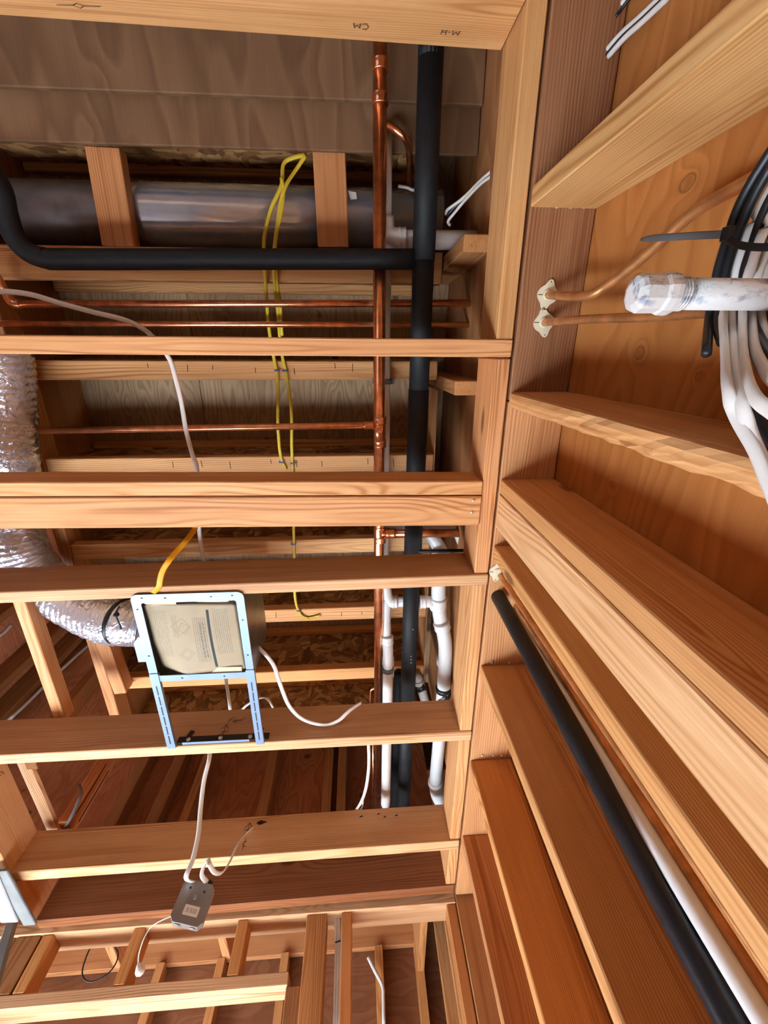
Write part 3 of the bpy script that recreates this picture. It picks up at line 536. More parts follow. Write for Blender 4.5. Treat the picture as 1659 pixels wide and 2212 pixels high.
g_ = pipe_thing('grey_pipe', PZ(910, 1480, 1.36), 'grey pipe stub with a black strap beside the black main', 'pipe')
tube('tube', [PZ(897, 1452, 1.37), PZ(908, 1480, 1.36), PZ(920, 1520, 1.35)], 0.019, GREYP, g_, 16, 3); coupling(g_, PZ(905, 1472, 1.363), (0.3, 1, 0), 0.0195, 0.02, GREYP, 'hub'); tube('strap', [PZ(902, 1487, 1.355), PZ(917, 1480, 1.355)], 0.020, BLACKP, g_, 14, 1)
cp = tube('copper_stub', [PZ(800, 1520, 1.33), PZ(801, 1494, 1.33), PZ(806, 1488, 1.33), PZ(812, 1488, 1.33)], 0.004, COPPER, None, 10, 4); tag(cp, 'thin bent copper stub just left of the copper main', 'pipe')
cp = tube('copper_pipe', [PZ(806, 1600, 1.36), PZ(807, 1752, 1.36)], 0.006, COPPER, None, 10, 1); tag(cp, 'thin copper line left of the copper main at the far end', 'pipe')
# ------------------------------------------------------------------ silver duct
d = thing('round_duct', (0.2, -0.372, 1.5), 'big round galvanized duct crossing above the flat blocks', 'duct')
dz, dy, drd = 1.50, -0.372, 0.080
xs = PZ(284, 465, 1.43).x
lathe('duct_section', (xs, dy, dz), (1, 0, 0), [(0, drd * 0.96), (0.0, drd), (0.02, drd), (0.024, drd * 1.03), (0.03, drd), (0.262 - xs, drd), (0.262 - xs, drd * 0.9)], GALV, d, 40)
lathe('duct_section', (-1.0, dy, dz), (1, 0, 0), [(0, drd * 0.9), (0, drd * 0.985), (1.0 + xs - 0.001, drd * 0.985), (1.0 + xs - 0.001, drd * 0.9)], GALV_OLD, d, 40)
o = tube('duct_tape', [Vector((-0.07, dy, dz)), Vector((-0.065, dy, dz))], drd * 1.012, GALV_OLD, d, 40, 1)
t = plate('paper_tag', [(0, 0), (0.022, 0.003), (0.024, 0.018), (0.006, 0.02)], PZ(752, 412, 1.41), (1, 0, 0), (0, 1, 0.2), 0.0006, WCAB); tag(t, 'small torn white paper tag beside the silver duct', 'tag')
# ------------------------------------------------------------------ flexible foil duct
def frad(q): return (0.80 + 0.20 * min(1, q * 9))
pts = [PZ(318, 1352, 1.115), PZ(285, 1345, 1.12), PZ(235, 1335, 1.165), PZ(160, 1300, 1.23), PZ(85, 1250, 1.27), PZ(40, 1180, 1.28), PZ(22, 1080, 1.28), PZ(12, 950, 1.28), PZ(4, 850, 1.28), PZ(-6, 740, 1.28)]
wr = rng.normal(0, 1, (400, 28))
fd = thing('flexible_duct', PZ(290, 1345, 1.1), 'crinkled silver foil duct curving from the fan housing up the left edge', 'duct')
tube('foil_sleeve', pts, 0.078, FOIL, fd, 28, 26, rad=frad, wob=lambda i, k: 1 + 0.03 * math.sin(i * 1.57) + 0.012 * wr[i % 400][k])
tube('band', [PZ(272, 1343, 1.125), PZ(268, 1342, 1.128)], 0.073, BLACKP, fd, 28, 1)
tube('tie_tail', [PZ(258, 1310, 1.06), PZ(250, 1328, 1.05), PZ(262, 1358, 1.045)], 0.003, BLACKP, fd, 8, 4); lathe('tie_knot', PZ(251, 1328, 1.047), (0, 0, -1), [(-0.008, 0.004), (-0.003, 0.008), (0.004, 0.007), (0.008, 0.002)], BLACKP, fd, 10)
# ------------------------------------------------------------------ bath fan housing
ZF = 0.993
c00, c10, c11, c01 = PZ(283, 1284, ZF), PZ(526, 1280, ZF), PZ(550, 1466, ZF), PZ(322, 1471, ZF)
fx0, fx1, fy0, fy1 = (c00.x + c01.x) / 2, (c10.x + c11.x) / 2, (c00.y + c10.y) / 2, (c01.y + c11.y) / 2
fan = thing('exhaust_fan', (fx0, fy0, ZF), 'bluish steel bath fan housing with printed cardboard insert, on two rails', 'exhaust fan')
W_, H_ = fx1 - fx0, fy1 - fy0
def rrect(x0, y0, x1, y1, r, n=5):
    out = []
    for cx, cy, a0 in ((x1 - r, y1 - r, 0), (x0 + r, y1 - r, 90), (x0 + r, y0 + r, 180), (x1 - r, y0 + r, 270)):
        for k in range(n + 1): a = R(a0 + 90 * k / n); out.append((cx + r * math.cos(a), cy + r * math.sin(a)))
    return out
holes = [rrect(0.024, 0.026, W_ - 0.022, H_ - 0.021, 0.004, 1)] + [circ(x, y, 0.0032, 8, 0.0022) for x, y in ((0.012, 0.045), (0.012, 0.20), (W_ - 0.011, 0.09), (W_ - 0.011, 0.21), (0.09, 0.012), (0.21, 0.012), (0.09, H_ - 0.010), (0.21, H_ - 0.010), (0.03, 0.010), (W_ - 0.03, 0.010))]
rim = plate('rim', rrect(0, 0, W_, H_, 0.018), (fx0, fy0, ZF), (1, 0, 0), (0, 1, 0), 0.0025, ZINC, fan, holes)
plate('mounting_ear', [(0, 0), (0, 0.085), (-0.022, 0.085), (-0.022, 0.02), (-0.006, 0.0)], (fx0 + 0.001, fy0 + 0.135, ZF + 0.0002), (1, 0, 0), (0, 1, 0), 0.002, ZINC, fan)
HT = 1.19
for nm, xx, yy in (('housing_wall', (fx0 + 0.004, fx0 + 0.006), (fy0 + 0.006, fy1 - 0.006)), ('housing_wall', (fx1 - 0.004, fx1 - 0.002), (fy0 + 0.006, fy1 - 0.006)), ('housing_wall', (fx0 + 0.006, fx1 - 0.004), (fy0 + 0.006, fy0 + 0.008)), ('housing_wall', (fx0 + 0.006, fx1 - 0.004), (fy1 - 0.008, fy1 - 0.006))):
    slab(nm, xx, yy, (ZF + 0.003, HT), 'x', FANBOX, fan, bev=0)
slab('housing_top', (fx0 + 0.004, fx1 - 0.002), (fy0 + 0.006, fy1 - 0.006), (HT + 0.0005, HT + 0.002), 'x', FANBOX, fan, bev=0)
# printed insert, sagging and lifted at its far left corner
bm = bmesh.new(); NX, NY = 22, 22; xa, xb, ya, yb = fx0 + 0.023, fx1 - 0.022, fy0 + 0.034, fy1 - 0.022; grid = []
for j in range(NY + 1):
    row = []
    for i in range(NX + 1):
        s_, t_ = i / NX, j / NY; cut = max(0, (t_ - 0.55)) * max(0, 0.45 - s_) * 0.35
        lift = 0.004 + 0.03 * max(0, 0.35 - s_) ** 1.5 + 0.16 * max(0, (0.30 - s_)) * max(0, t_ - 0.55) + 0.004 * math.sin(s_ * 5 + t_ * 3) - 0.006 * math.sin(math.pi * s_) * math.sin(math.pi * t_)
        row.append(bm.verts.new((xa + (xb - xa) * s_ - (xa + xb) / 2, ya + (yb - ya) * t_ - (ya + yb) / 2 - 0.02 * cut, lift)))
    grid.append(row)
for j in range(NY):
    for i in range(NX): bm.faces.new((grid[j][i], grid[j][i + 1], grid[j + 1][i + 1], grid[j + 1][i]))
bmesh.ops.solidify(bm, geom=list(bm.faces), thickness=0.0015)
link('printed_insert', bm, KRAFT, ((xa + xb) / 2, (ya + yb) / 2, ZF + 0.0015), None, fan, smooth=True)
for (x0, x1, y0, y1) in ((0.028, 0.115, 0.021, 0.036), (0.165, 0.255, 0.020, 0.034), (0.165, 0.262, 0.252, 0.277)):
    plate('insert_flap', [(0, 0), (x1 - x0, 0.003), (x1 - x0 - 0.002, y1 - y0), (0.004, y1 - y0 - 0.004)], (fx0 + x0, fy0 + y0, ZF + 0.004), (1, 0, 0), (0, 1, 0.02), 0.0012, KPLAIN, fan)
# rails to the arrow joist, with a slotted face
for x, u in ((fx0 + 0.013, 0), (fx1 - 0.011, 1)):
    yend = y4(x) - 0.003; L = yend - (fy1 - 0.03)
    rl = plate('rail', [(-0.011, 0), (0.011, 0), (0.011, L), (-0.011, L)], (x, fy1 - 0.03, ZF - 0.0025), (1, 0, 0), (0, 1, 0), 0.002, ZINC, fan)
    for k in range(6):
        a = 0.045 + k * (L - 0.06) / 6; slab('slot', (x - 0.0016, x + 0.0016), (fy1 - 0.03 + a, fy1 - 0.03 + a + (L - 0.06) / 6 - 0.006), (ZF - 0.0032, ZF - 0.0026), 'x', DARKM, rl, bev=0)
    for sx in (-1, 1): slab('flange', tuple(sorted((x + sx * 0.011, x + sx * 0.0125))), (fy1 - 0.028, yend), (ZF - 0.0025, ZF + 0.008), 'x', ZINC, rl, bev=0)
bx0, bx1 = fx0 + 0.02, fx1 + 0.012
brk = board('bracket', (bx0, y4(bx0) - 0.004, 1.020), (bx1, y4(bx1) - 0.004, 1.020), 0.003, 0.024, DARKM, parent=fan, bev=0.001)
for x in (bx0 + 0.035, bx0 + 0.135, bx1 - 0.06): lathe('screw', (x, y4(x) - 0.006, 1.018), (0, -1, 0), [(0, 0.007), (0.003, 0.007), (0.005, 0.003)], STEEL, brk, 12)
for x in (bx0 + 0.03, bx1 - 0.035): board('bracket_tab', (x, y4(x) - 0.005, 1.03), (x + 0.006, y4(x) - 0.005, 1.052), 0.003, 0.014, DARKM, up=(1, 0, 0), parent=brk, bev=0)
board('bracket_lip', (bx0 + 0.02, y4(bx0) - 0.004, 1.0055), (bx1 - 0.06, y4(bx1) - 0.004, 1.0055), 0.012, 0.0015, ZINC, parent=brk, bev=0)
# ------------------------------------------------------------------ marker writing on the lumber
x0 = PY(477, 1592, y4(-0.45)).x; ink('arrow_mark', [[(0.0, 0.0), (0.006, 0.052)], [(0.006, 0.052), (-0.008, 0.035)], [(0.006, 0.052), (0.016, 0.036)], [(-0.012, 0.012), (0.018, 0.024)], [(-0.004, 0.024), (0.02, 0.029)]], (x0, y4(x0) - 0.0012, 1.022), (1, -0.03, 0), (0, 0, 1), 0.0009, J4)
ink('handwriting', [[(0, 0), (0.006, 0.02), (0.02, 0.022)], [(0.003, 0.011), (0.014, 0.013)], [(0.018, 0.004), (0.022, 0.012), (0.028, 0.011), (0.025, 0.003), (0.019, 0.004), (0.03, 0.010), (0.031, 0.003)], [(0.033, 0.003), (0.036, 0.012), (0.039, 0.005), (0.043, 0.012), (0.046, 0.006), (0.056, 0.020)]], (x0 + 0.006, y4(x0) - 0.0012, 1.080), (1, -0.03, 0), (0, 0, 1), 0.0008, J4)
x0 = PY(522, 1838, y5(-0.5)).x
ink('centreline_mark', [[(0.012, 0.028), (0.004, 0.030), (-0.002, 0.022), (0.002, 0.012), (0.012, 0.012)], [(0.006, 0.04), (0.002, 0.0)]], (x0, y5(x0) - 0.0012, 1.02), (1, -0.05, 0), (0, 0, 1), 0.0011, J5)
ink('arrow_mark', [[(0, 0), (0.004, 0.04)], [(-0.012, 0.022), (0.004, 0.04), (0.016, 0.024)], [(-0.012, 0.014), (0.018, 0.016)]], (x0 + 0.004, y5(x0) - 0.0012, 1.075), (1, -0.05, 0), (0, 0, 1), 0.0011, J5)
blob = [[(0.03 * i + random.uniform(-0.01, 0.01), random.uniform(-0.006, 0.006)), (0.03 * i + 0.012, random.uniform(-0.006, 0.008))] for i in range(4)]
ink('tar_smudge', blob[:1] + [[(0.0, 0.002), (0.018, 0.004), (0.03, 0.001)], [(0.004, -0.003), (0.02, -0.001)]], (x0 + 0.04, y5(x0) - 0.0012, 1.112), (1, -0.05, 0), (0, 0, 1), 0.0035, J5)
for x in (-0.02, 0.05, 0.075, 0.12): ink('pitch_spot', [[(0, 0), (random.uniform(0.006, 0.016), 0.002)]], (x, y5(x) - 0.0012, random.uniform(1.10, 1.122)), (1, -0.05, 0), (0, 0, 1), 0.0024, J5)
# pencil notes on the pale top joist, upside down to the viewer
fy = -0.632 + 0.0375 / 2 + 0.0012
def top_note(nm, u, polys): 
    x = PY(u, 40, fy).x; ink(nm, polys, (x, fy + 0.027 * (x + 1.26) / 1.576 + 0.001, 1.085), (-1, -0.017, 0), (0, 0, 1), 0.0007, J0)
top_note('pencil_note', 795, [[(0.012, 0.016), (0.004, 0.018), (0, 0.01), (0.004, 0.003), (0.012, 0.004)], [(0.016, 0.003), (0.017, 0.015), (0.022, 0.007), (0.027, 0.015), (0.029, 0.003)]])
top_note('pencil_note', 992, [[(0.0, 0.003), (0.002, 0.015), (0.007, 0.007), (0.012, 0.015), (0.014, 0.003)], [(0.018, 0.008), (0.022, 0.008)], [(0.026, 0.003), (0.027, 0.016)], [(0.026, 0.009), (0.035, 0.009)], [(0.035, 0.003), (0.036, 0.016)]])
top_note('pencil_note', 215, [[(0.0, 0.01), (0.01, 0.016), (0.02, 0.01), (0.01, 0.004), (0.0, 0.01)], [(0.02, 0.01), (0.05, 0.012)], [(0.0, 0.01), (-0.03, 0.008)]])
ink('pencil_letters', [[(0, 0), (0.012, 0.012), (0.02, 0.004), (0.008, -0.004)], [(0.012, 0.012), (0.03, 0.016)], [(0.0, -0.05), (0.02, -0.045)], [(0.004, -0.07), (0.016, -0.066)], [(0.02, -0.09), (0.0, -0.084)]], (-1.2605, 1.36, 1.10), (0, 1, 0), (0, 0, 1), 0.0009, LB)
# printed lettering on the last I-joist web
tx = bpy.data.curves.new('lettering', 'FONT'); tx.body = 'CONSTRUCTION'; tx.size = 0.030; tx.extrude = 0.0002
to = bpy.data.objects.new('lettering', tx); COL.objects.link(to)
dg = bpy.context.evaluated_depsgraph_get(); me = bpy.data.meshes.new_from_object(to.evaluated_get(dg)); bpy.data.objects.remove(to); me.materials.append(INK)
lt = bpy.data.objects.new('lettering', me); COL.objects.link(lt); web = [c for c in IJ[7].children if c.name.startswith('web')][0]
p = PY(432, 1536, 1.549); lt.matrix_basis = Matrix.Translation((p.x, 1.5485, 1.475 + ZC)) @ Matrix.Rotation(R(90), 4, 'X'); adopt(lt, web)
# ------------------------------------------------------------------ cables in the ceiling
zy = ZI - 0.006
yc1 = [(658, 334), (630, 342), (612, 356), (608, 400), (586, 450), (573, 500), (570, 540), (574, 620), (580, 700), (590, 765), (598, 805), (601, 850), (600, 905), (603, 960), (608, 992), (618, 1014)]
yc2 = [(660, 336), (640, 366), (616, 404), (604, 450), (598, 500), (592, 545), (593, 610), (600, 670), (604, 720), (611, 775), (617, 802), (625, 850), (630, 900), (630, 960), (632, 1015), (634, 1130), (635, 1180), (636, 1230), (637, 1285), (642, 1312), (652, 1330), (668, 1335), (692, 1329)]
yc3 = [(608, 384), (612, 420), (605, 470), (597, 500), (594, 545), (597, 600), (605, 660), (609, 725)]
for pts, lab in ((yc1, 'left strand of the yellow cables stapled under the I-joists'), (yc2, 'longest yellow cable, looping back beside the fan'), (yc3, 'short third yellow cable near the silver duct')):
    o = tube('yellow_cable', [PZ(u, v, zy - (0.02 if 380 < v < 560 else 0.0)) for u, v in pts], 0.0052, YCAB, None, 10, 4, ry=0.0028, side=(1, 0.1, 0)); tag(o, lab, 'cable', 'yellow cables')
for k, (u, v, lab) in enumerate(((599, 800, 'blue staple on the left yellow strand'), (616, 801, 'blue staple on the right yellow strand below the orange joist'), (608, 999, 'blue staple on the left yellow strand above the doubled joists'), (633, 1001, 'blue staple on the long yellow cable above the doubled joists'), (634, 1176, 'blue staple between doubled joists and fan joist'), (646, 1320, 'dark staple at the bend of the long yellow cable'))):
    p = PZ(u, v, zy - 0.004); t = thing('cable_staple', p, lab, 'staple', 'cable staples'); slab('bridge', (p.x - 0.009, p.x + 0.009), (p.y - 0.002, p.y + 0.002), (p.z - 0.002, p.z), 'x', BLUE, t, bev=0.0005)
    for s in (-1, 1): slab('leg', (p.x + s * 0.008 - 0.0012, p.x + s * 0.008 + 0.0012), (p.y - 0.0012, p.y + 0.0012), (p.z, zy + 0.008), 'z', STEEL, t, bev=0)
def wcable(label, pts, r=0.0058, ry=0.003, side=(1, 0.2, 0), name='white_cable', parent=None):
    o = tube(name, pts, r, WCAB, parent, 10, 6, ry=ry, side=side); tag(o, label, 'cable', 'white cables in the ceiling'); return o
zc = ZT + 0.006
wcable('white cable sagging across the upper left to the orange joist', [PZ(-10, 630, 1.16), PZ(20, 630, 1.155), PZ(70, 637, 1.15), PZ(130, 655, 1.15), (PZ(200, 674, 1.15)), PZ(262, 689, 1.155), PZ(300, 705, 1.16), PZ(330, 728, 1.17), PZ(366, 775, 1.17), PZ(380, 820, 1.165), PZ(392, 870, 1.16), PZ(402, 930, 1.155), PZ(415, 980, 1.15), PZ(426, 1020, 1.15), PZ(430, 1140, 1.16), PZ(436, 1185, 1.16), PZ(442, 1225, 1.15)], side=(0, 0, 1), r=0.0032, ry=0.0062)
wcable('white cable behind the open fan frame', [PZ(484, 1400, 1.25), PZ(488, 1465, 1.23), PZ(493, 1500, 1.2), PZ(499, 1545, 1.17)], r=0.006)
wcable('white cable arching behind the right fan rail', [PZ(512, 1545, 1.18), PZ(535, 1522, 1.19), PZ(562, 1508, 1.2), PZ(580, 1512, 1.19), PZ(596, 1542, 1.17)], r=0.004)
wcable('white cable drooping from the fan housing to the arrow joist', [PZ(545, 1388, 1.10), PZ(560, 1400, 1.08), PZ(590, 1435, 1.06), PZ(606, 1480, 1.05), PZ(625, 1525, 1.045), PZ(655, 1554, 1.04), PZ(700, 1566, 1.045), PZ(730, 1557, 1.05), PZ(755, 1535, 1.07), PZ(780, 1518, 1.10)], side=(0, 0, 1), r=0.003, ry=0.0068)
wcable('white cable drooping below the arrow joist beside the copper main', [PZ(795, 1596, 1.16), PZ(797, 1630, 1.16), PZ(796, 1665, 1.15), PZ(790, 1705, 1.14), PZ(779, 1735, 1.14), PZ(760, 1762, 1.15)], r=0.0062)
wcable('thin white cable end beside the copper main at the far joist', [PZ(784, 1722, 1.25), PZ(783, 1742, 1.24), PZ(776, 1752, 1.144)], r=0.004)
# hanging junction box
BZ = 0.74
BY = 1.47; bc = PY(417, 1949, BY)
jb = thing('junction_box', bc, 'square steel junction box hanging by its cables, sticker on its face', 'electrical box')
c0, cR, cD = PY(387, 1908, BY), PY(452, 1918, BY), PY(374, 1986, BY)
ex = (cR - c0).normalized(); ey = (cD - c0); ey = (ey - ex * ey.dot(ex)).normalized(); ez = ex.cross(ey)   # face looks back at the viewer, ez points into the box
tilt = Matrix.Rotation(R(10), 3, ex) @ Matrix.Rotation(R(-15), 3, ey); ex, ey, ez = tilt @ ex, tilt @ ey, tilt @ ez
rotb = Matrix((ex, ey, ez)).transposed(); bs = 0.092
def octo(h, c): return [(-h + c, -h), (h - c, -h), (h, -h + c), (h, h - c), (h - c, h), (-h + c, h), (-h, h - c), (-h, -h + c)]
bm = bmesh.new(); lo_ = [bm.verts.new((a, b, 0)) for a, b in octo(bs / 2, 0.011)]; hi_ = [bm.verts.new((a, b, 0.044)) for a, b in octo(bs / 2, 0.011)]
bm.faces.new(lo_); 
for k in range(8): bm.faces.new((lo_[k], lo_[(k + 1) % 8], hi_[(k + 1) % 8], hi_[k]))
bmesh.ops.recalc_face_normals(bm, faces=bm.faces); bmesh.ops.solidify(bm, geom=list(bm.faces), thickness=0.0016)
link('box_body', bm, BOXM, bc, rotb, jb)
def onbox(a, b, c=0.0): return bc + ex * a + ey * b + ez * c
for (a, b, r_) in ((-0.022, -0.028, 0.0032), (0.020, -0.026, 0.0032)): lathe('hole', onbox(a, b, -0.0022), tuple(-ez), [(0, r_), (0.0006, r_)], BLACKP, jb, 10)
lathe('knockout', onbox(0, -0.012, -0.002), tuple(-ez), [(0, 0.007), (0.0012, 0.0065), (0.002, 0.004)], BOXM, jb, 14)
st = plate('sticker', [(-0.021, -0.011), (0.021, -0.011), (0.021, 0.011), (-0.021, 0.011)], onbox(0.004, 0.018, -0.0024), ex, ey, 0.0003, WCAB, jb)
for k in range(15):
    if k in (4, 9): continue
    a = -0.014 + k * 0.002; ww = (0.0004, 0.0008, 0.0006)[k % 3]
    plate('bar', [(a, -0.005), (a + ww, -0.005), (a + ww, 0.005), (a, 0.005)], onbox(0.004, 0.018, -0.0027), ex, ey, 0.0002, INK, st)
for s in (-1, 1): lathe('side_knockout', onbox(s * 0.022, bs / 2 + 0.0012, 0.022), tuple(ey), [(0, 0.009), (0.0008, 0.009), (0.0014, 0.007)], BOXM, jb, 16)
lathe('connector', onbox(0.022, -bs / 2 + 0.002, 0.015), tuple(-ey), [(0, 0.010), (0.012, 0.010), (0.013, 0.008)], BLACKP, jb, 14)
e1 = onbox(-0.018, -bs / 2, 0.018); e2 = onbox(0.020, -bs / 2 - 0.004, 0.016)
wcable('white cable dropping from the arrow joist to the hanging metal box', [PZ(453, 1612, 1.1), PZ(452, 1640, 1.05), PZ(441, 1685, 1.0), PZ(434, 1740, 0.94), PZ(429, 1800, 0.87), PZ(417, 1855, 0.81), PZ(402, 1896, 0.772), e1], r=0.0072, side=(1, 0, 0))
wcable('looped white cable from the hanging metal box to the knotty joist', [e2, PZ(436, 1890, 0.785), PZ(442, 1868, 0.80), PZ(449, 1858, 0.80), PZ(453, 1868, 0.78), PZ(464, 1884, 0.79), PZ(480, 1885, 0.83), PZ(496, 1862, 0.90), PZ(512, 1828, 0.98), PZ(532, 1800, 1.06), PZ(556, 1782, 1.12), PZ(585, 1772, 1.16), PZ(606, 1772, 1.165)], r=0.0066, ry=0.0025, side=(0.6, 0, 0.8))
cord = thing('pull_cord', PZ(303, 2095, 0.66), 'thin pale wire with a white end bulb hanging beside the metal box', 'wire')
tube('wire', [onbox(-0.045, 0.03, 0.03), PZ(345, 1990, 0.74), PZ(325, 2004, 0.74), PZ(310, 2030, 0.72), PZ(300, 2062, 0.70), PZ(299, 2082, 0.69)], 0.0016, GREYP, cord, 8, 6)
lathe('end_bulb', PZ(299, 2080, 0.69), tuple(PZ(305, 2106, 0.67) - PZ(299, 2080, 0.69)), [(0, 0.003), (0.006, 0.008), (0.016, 0.013), (0.024, 0.012), (0.030, 0.004)], WCAB, cord, 14)
# orange ribbon
rib = [PZ(424, 1128, 1.10), PZ(420, 1143, 1.09), PZ(402, 1168, 1.05), PZ(386, 1186, 1.03), PZ(366, 1210, 1.0), PZ(352, 1232, 0.99), PZ(346, 1252, 0.985), PZ(343, 1268, 0.985), PZ(330, 1281, 0.985)]
o = tube('plastic_ribbon', rib, 0.0075, TAPE, None, 8, 5, ry=0.0007, side=(1, 0.35, 0.3)); tag(o, 'twisted orange plastic ribbon hanging between joists above the fan', 'ribbon')
# dark loop and thin cables of the next room
lp = [PY(207, 2000, 2.2)] + [PY(u, v, 2.5) for u, v in ((207, 1995), (214, 2014), (203, 2036), (190, 2058), (178, 2095), (182, 2115), (196, 2121), (216, 2115), (240, 2096), (253, 2074), (254, 2054), (238, 2037), (218, 2034), (200, 2038))]
o = tube('wire_loop', lp, 0.003, BLACKP, None, 8, 5); tag(o, 'thin dark wire loop hanging behind the end wall cripples', 'wire')
o = tube('white_cable', [PY(600, 1998, 3.28), PY(640, 1990, 3.28), PY(700, 1984, 3.27), PY(780, 1988, 3.28), PY(840, 1976, 3.28), PY(885, 1972, 3.28), PY(900, 1962, 3.28)], 0.009, WCAB, None, 8, 5); tag(o, 'white cable lying along the next-room rim joist at the right', 'cable')
o = tube('white_cable', [PY(330, 2026, 3.28), PY(390, 2021, 3.28), PY(460, 2008, 3.28), PY(540, 2003, 3.28), PY(575, 2000, 3.28)], 0.009, WCAB, None, 8, 5); tag(o, 'white cable lying along the next-room rim joist behind the cripples', 'cable')
o = tube('white_cable', [PY(795, 2068, 3.24), PY(810, 2098, 3.24), PY(826, 2130, 3.24), PY(828, 2160, 3.24), PY(829, 2214, 3.24)], 0.009, WCAB, None, 8, 5); tag(o, 'thin white cable running down the far wall stud', 'cable')
bd = thing('cable_bundle', PY(727, 1960, EY + 0.05), 'bundle of white cables dropping down the end wall between studs', 'cable')
for k, (u0, u1) in enumerate(((722, 722), (726, 728), (731, 733))):
    tube('cable', [PY(u0, 1955, EY + 0.04 + 0.005 * k), PY(u0 + 3, 2000, EY + 0.04), PY(u1 + 4, 2050, EY + 0.04), PY(u1 + 2, 2120, EY + 0.04), PY(u1, 2220, EY + 0.04)], 0.0062, WCAB, bd, 10, 4, ry=0.0045)
tube('tie', [PY(724, 2036, EY + 0.035), PY(736, 2032, EY + 0.035)], 0.0025, BLACKP, bd, 8, 1)
# ------------------------------------------------------------------ left side: boards beyond the rim
def flat_y(label, ul, vl, ur, vr, ul2, vl2, z, h, tint, name='flat_board'):
    a, b, c = PZ(ul, vl, z), PZ(ur, vr, z), PZ(ul2, vl2, z); wdt = b.x - a.x
    o = board(name, (a.x + wdt / 2, a.y, z + h / 2), (c.x + wdt / 2, c.y, z + h / 2), wdt, h, tint=tint); return tag(o, label, 'board', 'boards running along the left side')
flat_y('pale board running under the foil duct at the left edge', 22, 1290, 50, 1290, 118, 1560, 1.142, 0.05, (1.1, 0.92, 0.82))
flat_y('whitish board end above the pale rim block', 33, 1645, 60, 1645, 100, 1795, 1.175, 0.02, (1.4, 1.6, 2.0))
flat_y('spotted board cut at an angle hanging beside the foil duct', 203, 1385, 232, 1385, 246, 1500, ZI - 0.06, 0.055, (1.0, 0.84, 0.74))
pa, pb = PY(92, 1740, 1.95), PY(175, 1640, 1.95)
o = slab('slotted_board', (-1.20, -1.16), (1.72, 1.80), (1.16, 1.75), 'z', tint=(1.1, 0.75, 0.66)); tag(o, 'pink upright board with two dark slots above the pale rim block', 'board'); SB = o
for dz_ in (0.0, 0.045): slab('slot', (-1.1598, -1.1590), (1.735 + dz_, 1.741 + dz_), (1.20, 1.42), 'z', DARKM, SB, bev=0)
o = tube('plastic_strip', [PZ(132, 1800, 1.15), PZ(150, 1772, 1.16), PZ(166, 1738, 1.2), PZ(175, 1712, 1.24), PZ(172, 1695, 1.28)], 0.007, PAINTED, None, 10, 5, ry=0.003); tag(o, 'curved grey-white plastic strip beside the slotted pink board', 'strip')
o = slab('brace', (-1.23, -1.19), (1.34, 1.43), (1.16, 1.9), 'z', tint=(0.55, 0.42, 0.32)); tag(o, 'dark upright hiding part of the whitish board', 'stud')
for k, (y, lab) in enumerate(((1.55, 'far left wall stud nearest the fan duct'), (1.95, 'second far left wall stud with a white cable'), (2.15, 'farthest left wall stud in the dark corner'))):
    o = slab('wall_stud', (-2.40, -2.26), (y, y + 0.05), (0.56, 3.19), 'z', tint=(0.55, 0.40, 0.28)); tag(o, lab, 'stud', 'far left wall studs')
o = tube('white_cable', [PX(16, 1558, -2.22), PX(60, 1518, -2.22), PX(110, 1468, -2.22), PX(160, 1422, -2.22), PX(205, 1382, -2.22)], 0.010, WCAB, None, 8, 3); tag(o, 'straight white cable running up the far left wall', 'cable')
o = tube('white_cable', [PX(-5, 1375, -2.3), PX(10, 1365, -2.3), PX(24, 1350, -2.3)], 0.012, WCAB, None, 8, 3); tag(o, 'short white cable at the left edge below the foil duct', 'cable')
# painted boards at the bottom left corner
pA, pB = PZ(2, 1880, 0.97), PZ(66, 1996, 0.97)
o = board('painted_board', pA, pB, 0.045, 0.010, PAINTED); tag(o, 'weathered grey board beside the pinkish rim block, lower left corner', 'board')
pA, pB = PZ(-24, 1885, 0.965), PZ(22, 1990, 0.965)
o = board('painted_board', pA, pB, 0.06, 0.010, DROP); tag(o, 'white board at the lower left edge of the picture', 'board')
o = board('pole', PY(30, 1978, 2.02), PY(-14, 2130, 2.02), 0.03, 0.03, PAINTED); tag(o, 'slanting pale pole at the lower left edge', 'pole')
# ------------------------------------------------------------------ right wall services
def isolator(label, u, v, ang):
    p = PZ(u, v, 0.9985); t = thing('pipe_isolator', p, label, 'pipe isolator', 'cream pipe isolators on the plate')
    pts = []
    for k in range(40):
        a = 2 * math.pi * k / 40; r = 0.0195 + 0.012 * max(0, math.cos(a)) ** 14 + 0.011 * max(0, -math.cos(a)) ** 14 + 0.0035 * abs(math.sin(a)) ** 3
        pts.append((r * math.cos(a), r * math.sin(a)))
    ex = Vector((math.cos(ang), math.sin(ang), 0)); ey = Vector((-math.sin(ang), math.cos(ang), 0))
    plate('flange', pts, p - Vector((0, 0, 0.003)), ex, ey, 0.003, CREAM, t, [circ(0.026, 0, 0.0018, 8), circ(-0.026, 0, 0.0018, 8)])
    lathe('collar', p - Vector((0, 0, 0.003)), (0, 0, -1), [(0, 0.0112), (0.004, 0.0108), (0.004, 0.0085)], CREAM, t, 18)
    slab('slit', (p.x - 0.022, p.x - 0.009), (p.y - 0.0006, p.y + 0.0006), (p.z - 0.0036, p.z - 0.003), 'x', INK, t, bev=0); return p
q1 = isolator('cream pipe isolator around the upper copper line', 1182, 637, 1.75); q2 = isolator('cream pipe isolator around the lower copper line', 1174, 697, 1.35); q3 = isolator('cream pipe isolator at the top of the right wall riser', 1074, 1234, 1.7)
